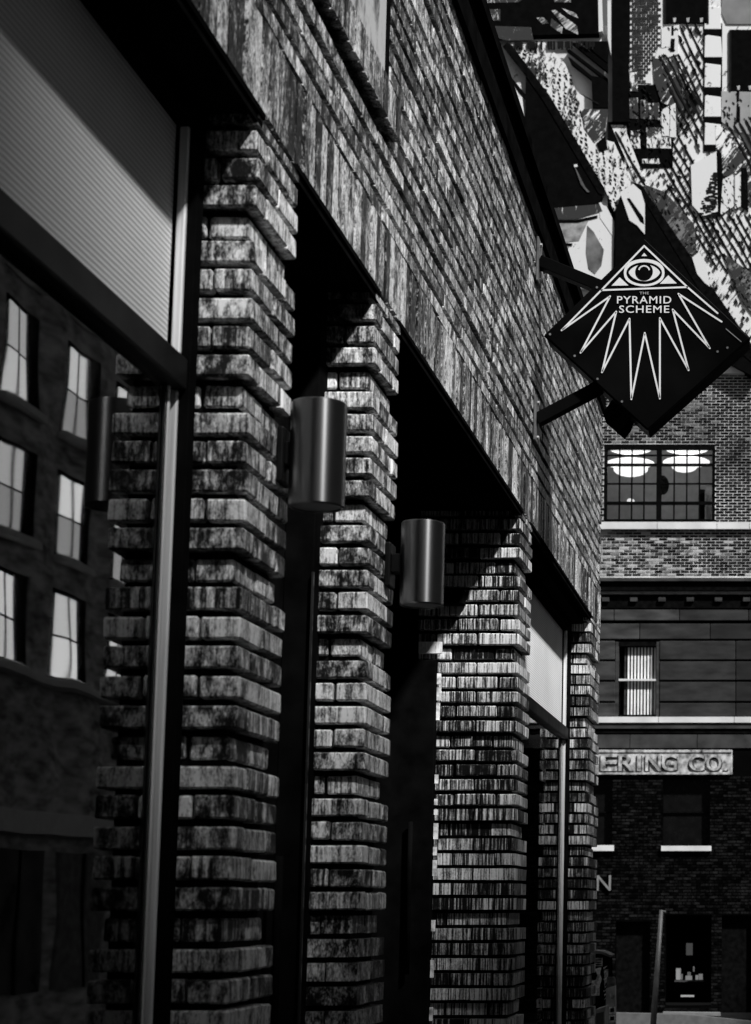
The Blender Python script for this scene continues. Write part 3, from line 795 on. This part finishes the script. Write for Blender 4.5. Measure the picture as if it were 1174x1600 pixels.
# windows
def twin(u0, v0, u1, v1, d=.14):
    o = poly('window', [(u0, v0), (u1, v0), (u1, v1), (u0, v1)], d, .1, M_void)
    for a in ((u0, v0, u0 + 3, v1), (u1 - 3, v0, u1, v1)):
        poly('frame', [(a[0], a[1]), (a[2], a[1]), (a[2], a[3]), (a[0], a[3])], d + .05, .049, M_hatch, o)
    for q in range(3):
        u = u0 + (u1 - u0) * (.2 + .3 * q); poly('finial', [(u, v1 - 8), (u + 5, v1 - 9), (u + 4, v1 - 2), (u + 1, v1 - 2)], d + .03, .029, plain('finial_grey', .35, .6), o)
twin(1038, -60, 1108, 36); twin(1140, 46, 1200, 142)
poly('panel', [(1130, -60), (1200, -60), (1200, 37), (1136, 37), (1128, 20)], .10, .1, plain('smooth_render', .22, .7, var=.5, scale=.7))
poly('panel', [(1128, 142), (1200, 144), (1200, 215), (1150, 205), (1128, 190)], .12, .1, plain('smooth_render_mid', .30, .7, var=.4, scale=.8))
# quoins with black joints
poly('quoin_backing', [(1100, 36), (1129, 36), (1129, 236), (1100, 236)], .09, .05, M_void)
for v0, v1 in ((10, 45), (56, 89), (100, 136), (150, 182), (193, 226)):
    j = rnd.uniform(-2, 2)
    poly('quoin', [(1102, v0), (1104 + j, v0 - 2), (1127, v0 + 1), (1127 + j, v1), (1101, v1)], .13, .06, flakemat('quoin_lime_%d' % v0, .60, scale=3, st=.8), bevel=.01)
# pier-like blocks
poly('pier_backing', [(980, 132), (1052, 132), (1052, 262), (980, 262)], .06, .05, M_void)
for (u0, v0, u1, v1) in ((983, 152, 997, 186), (1000, 155, 1012, 186), (1013, 160, 1030, 187), (985, 203, 1000, 232), (1010, 198, 1048, 232), (1032, 178, 1052, 197), (984, 112, 996, 143), (1003, 247, 1030, 256)):
    poly('block', [(u0, v0 + 1), (u1, v0), (u1 + 1, v1), (u0 + 1, v1 - 1)], .12, .06, flakemat('block_lime_%d_%d' % (u0, v0), .52, scale=2.6, st=.35, ang=-88), bevel=.01)
# blank white lights between the battens
for P_ in ([(1034, 44), (1062, 38), (1060, 70), (1034, 76)], [(1028, 76), (1060, 70), (1060, 84), (1022, 96)]): poly('panel', P_, .125, .05, M_limeclean)
for P_ in ([(1034, 172), (1046, 165), (1046, 212), (1035, 212)], [(1048, 165), (1056, 160), (1057, 214), (1047, 214)], [(1130, 280), (1146, 272), (1147, 322), (1126, 336)], [(1149, 275), (1158, 268), (1158, 322), (1149, 326)]): poly('panel', P_, .165, .05, M_limeclean)
for P_ in ([(1050, 40), (1053, 40), (1053, 54), (1050, 54)], [(1049, 60), (1055, 60), (1054, 80), (1048, 80)], [(1152, 142), (1156, 142), (1155, 158), (1152, 158)], [(1152, 166), (1157, 166), (1157, 190), (1151, 190)]): poly('slot', P_, .17, .05, M_void)
# dark fluted hearts of the shutters
def dark(P_, d=.15): return poly('charred_panel', P_, d, .05, M_darkst)
dark([(1020, 90), (1034, 92), (1062, 120), (1072, 160), (1060, 200), (1048, 165), (1034, 160), (1024, 130)])
dark([(1118, 196), (1136, 200), (1165, 226), (1176, 250), (1176, 320), (1160, 300), (1148, 268), (1130, 282), (1120, 240)])
poly('charred_panel', [(1120, 230), (1128, 240), (1130, 280), (1126, 338), (1121, 336)], .155, .05, M_void)
poly('charred_panel', [(1158, 262), (1168, 262), (1170, 330), (1158, 322)], .155, .05, M_void)
# battens (slats) in three tilted screens
def clip(pts, o, d):
    """where line o + t d enters and leaves a convex outline"""
    lo, hi = -1e9, 1e9
    n = len(pts); area = sum(pts[i][0] * pts[(i + 1) % n][1] - pts[(i + 1) % n][0] * pts[i][1] for i in range(n))
    s = 1 if area > 0 else -1
    for i in range(n):
        a, b = pts[i], pts[(i + 1) % n]; nx, ny = -(b[1] - a[1]) * s, (b[0] - a[0]) * s
        den = nx * d[0] + ny * d[1]; num = nx * (o[0] - a[0]) + ny * (o[1] - a[1])
        if abs(den) < 1e-9:
            if num < 0: return None
            continue
        t = -num / den
        if den > 0: lo = max(lo, t)
        else: hi = min(hi, t)
    return (lo, hi) if hi - lo > 6 else None
def screen(pts, slope, gap, w, d, jag=1.0, name='batten'):
    d = d * .3
    L_ = math.hypot(1, slope); dx, dy = 1 / L_, slope / L_
    us = [p[0] for p in pts]; vs = [p[1] for p in pts]; v0 = (min(vs) + max(vs)) / 2
    span = (max(vs) - min(vs)) / slope; u = min(us) - span / 2
    while u < max(us) + span / 2:
        r = clip(pts, (u, v0), (dx, dy))
        if r:
            t, e = r; L, Rr = [], []
            n = max(2, int((e - t) / 5)); ph = rnd.uniform(0, 6)
            for i in range(n + 1):
                q = t + (e - t) * i / n
                wob = .7 * math.sin(q / 17 + ph) * jag
                ww = w * (.55 + .6 * rnd.random()) * (.35 if i in (0, n) else 1)
                cx, cy = u + dx * q + wob, v0 + dy * q
                L.append(at(cx - ww / 2 * dy, cy + ww / 2 * dx, TY - d)); Rr.append(at(cx + ww / 2 * dy, cy - ww / 2 * dx, TY - d))
            mb = MB()
            for i in range(n):
                mb.prism([L[i], L[i + 1], Rr[i + 1], Rr[i]], TY - d, TY - d + .03)
            mb.build(name, M_hatch, tw)
        u += gap * rnd.uniform(.85, 1.15)
screen([(1062, 36), (1092, 34), (1101, 90), (1104, 236), (1062, 205), (1060, 84)], 2.1, 11.5, 3.2, .06)
screen([(1056, 160), (1104, 236), (1124, 340), (1150, 400), (1100, 360), (1046, 240)], 1.75, 12, 3.4, .06)
screen([(1030, 85), (1060, 84), (1100, 170), (1060, 190)], 1.9, 11, 4, .21)
screen([(1135, 200), (1200, 170), (1200, 300), (1160, 250)], 1.9, 10, 4.0, .20)
screen([(1105, 345), (1126, 336), (1200, 330), (1200, 480), (1150, 420)], 1.7, 12, 3.2, .06)
screen([(1030, 255), (1050, 250), (1110, 350), (1150, 430), (1120, 420), (1060, 330)], 1.7, 12, 3.4, .06)
screen([(955, 205), (972, 205), (1010, 290), (1000, 290)], 1.8, 9, 4.5, .16)
poly('panel', [(955, 195), (975, 195), (1012, 292), (996, 288)], .13, .05, M_lime)
mb = MB()
for i in range(1500):
    u, v = rnd.uniform(980, 1180), rnd.uniform(40, 555)
    if 1100 < u < 1130 and v < 236: continue
    if v < 145 and u > 1128 or (u < 1036 and v < 132): continue
    if rnd.random() > .35 + .65 * abs(math.sin(u / 31 + v / 57)): continue
    L_ = rnd.uniform(1.5, 8); w_ = rnd.uniform(.6, 1.9); a_ = rnd.gauss(R(62), .22)
    c_, s_ = math.cos(a_) * L_ / 2, math.sin(a_) * L_ / 2
    mb.prism([at(u - c_, v - s_, TY), at(u + w_, v, TY), at(u + c_, v + s_, TY), at(u - w_ * .6, v + rnd.uniform(-1, 1), TY)], TY - .052 - i * .000004, TY - .0)
mb.build('flaked_chip', M_hatch, tw, kind='stuff')
# mottled brick patch
poly('panel', [(1080, 258), (1120, 236), (1122, 330), (1098, 338), (1082, 320)], .21, .05, M_limeclean)
mb = MB()
for i in range(150):
    v = rnd.uniform(262, 334); k = (v - 255) / 80
    u = 1122 - rnd.uniform(0, 30 * k + 5) ; ww = rnd.uniform(3, 9); hh = rnd.uniform(1.6, 3.2)
    if u + ww > 1122 or u < 1081: continue
    mb.prism([at(u, v, TY - .215), at(u + ww, v, TY - .215), at(u + ww, v + hh, TY - .215), at(u, v + hh, TY - .215)], TY - .0655 - i * .00005, TY - .0632)
mb.build('brickwork', M_hatch, tw, kind='stuff', label='patch of blackened brick ends showing through white render')
# grey torn render strips beside the second canopy
poly('panel', [(1008, 288), (1040, 300), (1085, 350), (1090, 400), (1075, 395), (1040, 345)], .14, .05, M_limegrey)
poly('panel', [(1130, 395), (1180, 430), (1200, 520), (1160, 470)], .14, .05, M_limegrey)

# second canopy (behind the sign)
cn2 = thing('slanted_canopy', 'large black slanted canopy directly behind the top of the diamond sign', 'canopy', 'slanted black canopies')
poly('canopy_body', [(962, 330), (972, 300), (990, 286), (1003, 290), (1180, 548), (1180, 590), (1130, 562), (960, 562)], .75, .5, M_void, cn2)
poly('fascia', [(990, 285), (1002, 288), (1185, 552), (1176, 566), (1150, 545)], .80, .049, M_black, cn2)
poly('blade', [(969, 300), (990, 287), (1002, 298), (1008, 318), (1008, 366), (996, 352), (984, 344)], .83, .029, M_limeclean, cn2)
poly('rib', [(980, 310), (984, 309), (1006, 340), (1007, 350), (1001, 346)], .85, .019, M_void, cn2)
poly('blade', [(1082, 402), (1093, 393), (1104, 412), (1110, 448), (1102, 442), (1090, 428)], .85, .03, M_limeclean, cn2)
# first canopy
cn1 = thing('slanted_canopy', 'black triangular slanted canopy left of the post, above the wall top', 'canopy', 'slanted black canopies')
poly('canopy_body', [(822, 108), (838, 120), (943, 302), (936, 318), (868, 324), (860, 324), (840, 290), (820, 240)], .5, .6, M_void, cn1)
poly('fascia', [(786, 72), (793, 66), (800, 70), (860, 150), (945, 294), (942, 304), (936, 302), (850, 158), (822, 118)], .56, .058, M_black, cn1)
poly('chrome_strip', [(896, 254), (900, 262), (915, 292), (922, 300), (918, 300), (908, 288)], .58, .018, plain('dull_chrome', .12, .3, metal=.4), cn1)  # narrow grey metal strip
poly('rivet', [(897, 257), (902, 256), (903, 260), (898, 261)], .6, .03, M_sill, cn1)
poly('brace', [(791, 113), (796, 116), (824, 150), (822, 156), (812, 146)], .52, .05, M_black, cn1)
poly('brace', [(803, 176), (808, 176), (824, 196), (822, 204)], .52, .05, M_black, cn1)
poly('blade', [(803, 130), (814, 128), (820, 190), (822, 238), (812, 225), (804, 180)], .49, .04, M_lime2, cn1)
# speckled screens between canopy and post
spn = thing('speckled_screen', 'white speckled hanging screen with rows of black nicks between canopy and post', 'screen')
poly('sheet', [(795, 66), (852, 66), (884, 100), (900, 140), (912, 180), (934, 215), (960, 222), (990, 290), (960, 330), (946, 296)], .40, .08, M_lime2, spn)
mb = MB()
for c, (u, va, vb) in enumerate([(806, 68, 80), (815, 68, 92), (824, 68, 106), (833, 70, 125), (841, 96, 140), (850, 92, 150), (861, 96, 160), (870, 98, 185), (880, 102, 190), (888, 108, 215), (896, 145, 235), (905, 165, 250), (912, 200, 262), (920, 222, 275), (930, 225, 290), (940, 215, 296), (950, 225, 310), (958, 228, 318), (968, 240, 310)]):
    v = va
    while v < vb:
        h_ = rnd.uniform(2.0, 5.5); w_ = rnd.uniform(2, 4.5)
        if rnd.random() < .85:
            uu = u + rnd.uniform(-1.6, 1.6)
            mb.prism([at(uu, v, TY - .41), at(uu + w_, v + h_ * .5, TY - .41), at(uu + w_, v + h_ * 1.4, TY - .41), at(uu, v + h_, TY - .41)], TY - .1235, TY - .1201)
        v += h_ + rnd.uniform(.6, 3)
mb.build('nick', M_hatch, spn, kind='stuff')
# window blades right of the screen
sh_ = thing('tilted_sash', 'black tilted window sash with pale slanting panes under the overhead beam', 'window sash')
for P_ in ([(893, 66), (903, 66), (950, 100), (950, 112)], [(886, 78), (890, 76), (950, 122), (950, 128)], [(888, 88), (894, 92), (925, 118), (950, 122), (950, 168), (926, 168), (925, 124), (893, 99)], [(908, 64), (950, 64), (950, 98)]):
    poly('sash_bar', P_, .45, .12, M_void, sh_)
poly('reflector', [(908, 170), (950, 170), (946, 206), (930, 222), (914, 200)], .47, .12, M_darkst, sh_)
poly('reflector', [(932, 224), (946, 212), (950, 232), (938, 236)], .475, .12, M_void, sh_)
poly('thin_wire', [(905, 145), (906.5, 145), (936, 161), (935, 163)], .5, .02, M_hatch, sh_)
# overhead beam
bmn = thing('overhead_beam', 'dark overhead brick beam crossing the top of the picture to the black post', 'beam')
poly('beam', [(690, -60), (934, -60), (936, 52), (690, 58)], .55, .8, M_void, bmn)
poly('beam_face', [(758, 14), (782, 14), (782, 32), (758, 32)], .57, .019, flakemat('beam_face_a', .44, light=.4, scale=5, st=.25, ang=-89), bmn)
poly('beam_face', [(754, -10), (830, -10), (810, 3), (754, 4)], .57, .019, flakemat('beam_face_b', .44, light=.4, scale=5, st=.25, ang=-89), bmn)
poly('beam_face', [(768, 40), (830, 42), (834, 62), (792, 63), (768, 56)], .57, .019, flakemat('beam_face_c', .40, light=.45, scale=5, st=.25, ang=-89), bmn)
for P_ in ([(838, 27), (850, 27), (858, 36), (848, 37)], [(862, 16), (868, 15), (902, 40), (904, 54), (884, 44)], [(878, 12), (900, 20), (904, 28), (890, 22)], [(862, 28), (880, 42), (878, 52), (860, 40)], [(858, -8), (892, -8), (892, 3), (868, 3)]):
    poly('pale_streak', P_, .57, .019, flakemat('beam_streak_%d' % P_[0][0] + str(P_[0][1]), .50, light=.7, scale=2, st=.2, ang=-38, edge=.08), bmn)  # pale flaked streaks on the dark beam
mb = MB()
for i in range(60):
    u = 800 + rnd.random() * 134; h_ = rnd.uniform(1, 6); w_ = rnd.uniform(1, 3.4)
    mb.prism([at(u, 53, TY - .56), at(u + w_, 53, TY - .56), at(u + w_, 60 + h_, TY - .56), at(u, 60 + h_, TY - .56)], TY - .172 - i * .0001, TY - .12)
mb.build('fringe', M_hatch, bmn, kind='stuff')
poly('beam_end', [(934, -60), (938, -60), (942, 48), (934, 50)], .5, .3, M_limeclean, bmn)
# small lit pier below the first canopy
sp_ = thing('roof_pier', 'small bright brick roof pier right under the black triangular canopy', 'pier')
poly('pier_core', [(864, 322), (940, 316), (960, 352), (958, 440), (905, 450), (864, 400)], .44, .5, M_limeclean, sp_)
for (P_) in ([(866, 322), (900, 320), (936, 316), (942, 330), (902, 342), (866, 342)],): poly('brick_cap', P_, .48, .039, flakemat('cap_lime', .42, light=.5, scale=4, st=.25, ang=-89), sp_)
poly('joint', [(865, 343), (902, 343), (934, 336), (934, 340), (903, 348), (865, 348)], .49, .04, M_void, sp_)
poly('brick_cap', [(866, 348), (902, 348), (920, 344), (905, 376), (866, 380)], .47, .029, plain('grey_course', .22, .8, var=.7, scale=4), sp_)
poly('joint', [(864, 378), (895, 380), (894, 384), (864, 384)], .49, .04, M_void, sp_)
poly('brick_cap', [(866, 384), (890, 384), (884, 400), (905, 430), (880, 425), (866, 400)], .475, .029, plain('grey_course_b', .12, .8, var=.7, scale=4), sp_)
poly('dark_patch', [(918, 352), (928, 362), (944, 390), (940, 415), (930, 428), (920, 420), (916, 395)], .475, .03, plain('dark_grey_patch', .10, .8, var=.8, scale=3), sp_)  # plain darker patch on the pale core
poly('wing', [(936, 318), (948, 322), (960, 346), (960, 372), (938, 340)], .475, .03, M_limeclean, sp_)

# ================================================================== STREET FURNITURE (bottom right)
pl = thing('leaning_pole', 'grey metal pole leaning slightly in front of the dark shopfront', 'pole')
pa, pb = at(1034, 1422, 30), at(1020, 1618, 30)
zb_ = gz(30) - .14
sc_ = (pa[1] - zb_) / (pa[1] - pb[1])
px_b = pa[0] + (pb[0] - pa[0]) * sc_
MB().tube((px_b, 30, zb_), (pa[0], 30, pa[1]), .052, .030, n=16).build('shaft', M_pole, pl, smooth=True)
MB().tube((pa[0] - .02, 30, pa[1] - .02), (pa[0] + .07, 30, pa[1] - .03), .02, n=10).build('end_fitting', M_pole, pl)
cb_ = thing('street_kerb', 'pale concrete kerb edge across the road behind the leaning pole', 'kerb')
kx0, kz0 = at(958, 1588, 41); kx1, kz1 = at(1200, 1604, 41)
MB().prism([at(955, 1583, 41), at(1075, 1586, 41), at(1200, 1599, 41), at(1200, 1640, 41), at(955, 1640, 41)], 41, 41.3).build('kerb_stone', plain('kerb_concrete', .10, .8, var=.25), cb_)
bn = thing('low_bench', 'long low grey planter edge lying along the far pavement right of the pole', 'planter')
MB().prism([at(1036, 1582, 42), at(1125, 1583, 42), at(1126, 1588, 42), at(1036, 1585, 42)], 42, 42.35).build('planter_edge', plain('planter_grey', .16, .8), bn)
MB().prism([at(1037, 1585.2, 42), at(1124, 1588.2, 42), at(1124, 1604, 42), at(1037, 1604, 42)], 42.02, 42.33).build('planter_side', M_black, bn)

# cabinet covered in stickers by the end of the wall
KY = 14.2
cab = thing('sticker_cabinet', 'dark meter cabinet plastered with stickers at the far end of the brick wall', 'cabinet')
def kp(name, pts, d, th, m_, parent, **k): return MB().prism([at(u, v, KY - d) for u, v in pts], KY - d, KY - d + th).build(name, m_, parent, **k)
kp('body', [(921, 1492), (930, 1487), (948, 1492), (952, 1500), (952, 1575), (921, 1575)], 0, .3, M_black, cab, bevel=.004)
kp('lid', [(920, 1489), (924, 1485), (942, 1487), (955, 1493), (953, 1496), (940, 1491), (922, 1490)], .03, .34, M_pole, cab)
kp('post', [(930, 1575), (944, 1575), (944, 1900), (930, 1900)], .0, .1, M_black, cab)
M_st = [plain('sticker_%d' % i, g_, .6, var=.7, scale=40) for i, g_ in enumerate((.75, .9, .5, .85))]
st_ = kp('sticker', [(929, 1497), (942, 1497), (942, 1510), (929, 1510)], .006, .005, M_st[2], cab)
for q in range(3): kp('print_line', [(931, 1499.5 + q * 3.5), (940, 1499.5 + q * 3.5), (940, 1501 + q * 3.5), (931, 1501 + q * 3.5)], .009, .0025, M_black, st_)
kp('sticker', [(930, 1514), (940, 1512), (938, 1522), (941, 1530), (936, 1545), (931, 1532), (934, 1524)], .006, .005, M_st[1], cab)
kp('sticker', [(925, 1532), (938, 1532), (937, 1556), (924, 1556)], .004, .003, M_st[0], cab)
kp('sticker', [(944, 1516), (951, 1514), (950, 1530), (945, 1542)], .006, .005, M_st[2], cab)
for q in range(9): kp('scribble', [(943 + (q % 3) * 1.4, 1512 + q * 6), (950, 1509 + q * 6), (948, 1511 + q * 6), (944 + (q % 2), 1515 + q * 6)], .009, .003, M_st[0], cab)
pp = thing('sticker_post', 'pale signal post with square stickers beside the sticker covered cabinet', 'post')
def kp2(name, pts, d, th, m_, parent, **k): return MB().prism([at(u, v, 13.9 - d) for u, v in pts], 13.9 - d, 13.9 - d + th).build(name, m_, parent, **k)
kp2('body', [(947, 1545), (962, 1540), (963, 1900), (947, 1900)], 0, .07, plain('grey_paint', .5, .6, var=.4, scale=8), pp, bevel=.003)
kp2('cap', [(949, 1527), (961, 1527), (962, 1541), (948, 1545)], -.01, .05, plain('cap_grey', .15, .5, var=.8, scale=30), pp)
for v0 in (1574, 1587):
    o = kp2('sticker', [(952, v0), (962, v0 - 1), (962, v0 + 10), (952, v0 + 11)], .004, .003, M_st[1], pp, label='white square sticker with black middle')
    kp2('print', [(954, v0 + 2), (960, v0 + 1.5), (960, v0 + 7.5), (954, v0 + 8)], .006, .0019, M_black, o)
kp2('sticker', [(953, 1552), (960, 1550), (961, 1562), (954, 1564)], .004, .003, M_st[2], pp)
bx_ = thing('newspaper_box', 'low grey box standing on the pavement against the sticker covered post', 'box')
kp3 = lambda name, pts, d, th, m_, par, **k: MB().prism([at(u, v, 13.5 - d) for u, v in pts], 13.5 - d, 13.5 - d + th).build(name, m_, par, **k)
kp3('body', [(930, 1578), (946, 1573), (946, 1790), (930, 1790)], 0, .25, plain('box_grey', .35, .6, var=.5, scale=12), bx_, bevel=.004)
kp3('door', [(932, 1584), (944, 1581), (944, 1700), (932, 1700)], .008, .007, plain('box_door', .09, .5, var=.4), bx_)

# ================================================================== OPPOSITE BUILDINGS (seen reflected in the glass, shading the street; plus unseen blocks added for shade)
OX = 10.2
def mirror_at(u, v):
    """place on the opposite front that the near window mirrors at this pixel"""
    d = ray(u, v); d = Vector(d); t = (XG1 - CX) / d.x
    p = Vector((CX, 0, EYE)) + d * t; d2 = Vector((-d.x, d.y, d.z)); t2 = (OX - p.x) / d2.x
    q = p + d2 * t2; return q.y, q.z
op = thing('opposite_building', 'dark brick block across the street, mirrored in the near shop window with panes made to glow', 'building')
H2 = 15.4
zl = 19.3
MB().box((OX, -30, -.2), (OX + 8, 23, zl)).build('wall', M_opp, op)
MB().box((OX - .0, 23, -.9), (OX + 8, 90, H2)).build('wall', M_opp, op)
cols = []
ya, yb_ = mirror_at(8, 560)[0], mirror_at(48, 560)[0]
yc, yd = mirror_at(103, 600)[0], mirror_at(160, 600)[0]
period = yc - ya
zr_ = [(mirror_at(130, 690)[1], mirror_at(130, 560)[1]), (mirror_at(125, 880)[1], mirror_at(125, 760)[1]), (mirror_at(115, 1065)[1], mirror_at(115, 940)[1])]
sp3 = zr_[0][0] - zr_[1][0]
for k in range(-3, 4):
    y0_ = ya + k * period; w_ = (yb_ - ya) * 1.3
    for (za, zb2) in zr_ + [(zr_[0][0] + sp3, zr_[0][1] + sp3)]:
        w = MB().box((OX - .02, y0_ - .08, za - .05), (OX + .12, y0_ + w_ + .08, zb2 + .08)).build('window', M_black, op)
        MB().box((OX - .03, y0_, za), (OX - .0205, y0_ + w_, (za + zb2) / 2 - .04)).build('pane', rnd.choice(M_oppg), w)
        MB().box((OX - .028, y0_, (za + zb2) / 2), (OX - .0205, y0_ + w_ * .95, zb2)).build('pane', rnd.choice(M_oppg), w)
        MB().box((OX - .05, y0_ + w_ * .62, za), (OX - .031, y0_ + w_, zb2)).build('half_drawn_curtain', M_black, w)
        MB().box((OX - .05, y0_ + w_ * .32, za), (OX - .0315, y0_ + w_ * .35, zb2)).build('glazing_bar', M_black, w)
        MB().box((OX - .16, y0_ - .15, za - .17), (OX - .0205, y0_ + w_ + .15, za - .06)).build('sill', M_opp_l, w)
zc_ = mirror_at(75, 1062)[1]
MB().box((OX - .25, 20, zc_ - .12), (OX - .001, 40, zc_)).build('string_course', M_opp_l, op)
MB().box((OX - .0, -30, zl + .002), (OX + 2.5, -8.8, 32)).build('shade_block', M_opp, op)  # unseen block added to shade the near blind and upper wall
nb = thing('side_sky_blocker', 'unseen block added behind the camera to cut sky light on the piers', 'building')
MB().box((-12, -35.9, -.2), (-.02, -1.02, 17)).build('wall', M_opp, nb)  # unseen wall added to block open sky at the left rear
for i in range(6): MB().box((-.019, -32 + i * 5, .8), (.01, -29.5 + i * 5, 3.2)).build('window', M_black, nb)
eb = thing('rear_sky_blocker', 'unseen tall block added behind the camera to darken fill and reflections', 'building')
MB().box((-40, -44, -.2), (OX - .01, -36, 40)).build('wall', M_opp, eb)  # unseen block added to cut fill and reflections from behind
for i in range(8):
    for j in range(10): MB().box((-30 + i * 5, -35.99, 2 + j * 3.6), (-28.4 + i * 5, -35.95, 4.2 + j * 3.6)).build('window', M_black, eb)
# shop fronts at street level
for i in range(9):
    y0_ = 18 + i * 2.6
    f = MB().box((OX - .05, y0_, .3), (OX - .002, y0_ + 2.1, 2.5)).build('shop_window', M_oppglass if i % 3 == 1 else plain('shopfront_grey_%d' % i, .05 + .09 * (i % 3), .4, var=.5), op)
    MB().box((OX - .08, y0_ + .98, .3), (OX - .051, y0_ + 1.05, 2.5)).build('mullion', M_black, f)
MB().box((OX - .3, 18, 2.75), (OX - .002, 41, 3.1)).build('fascia_board', M_opp_l, op)
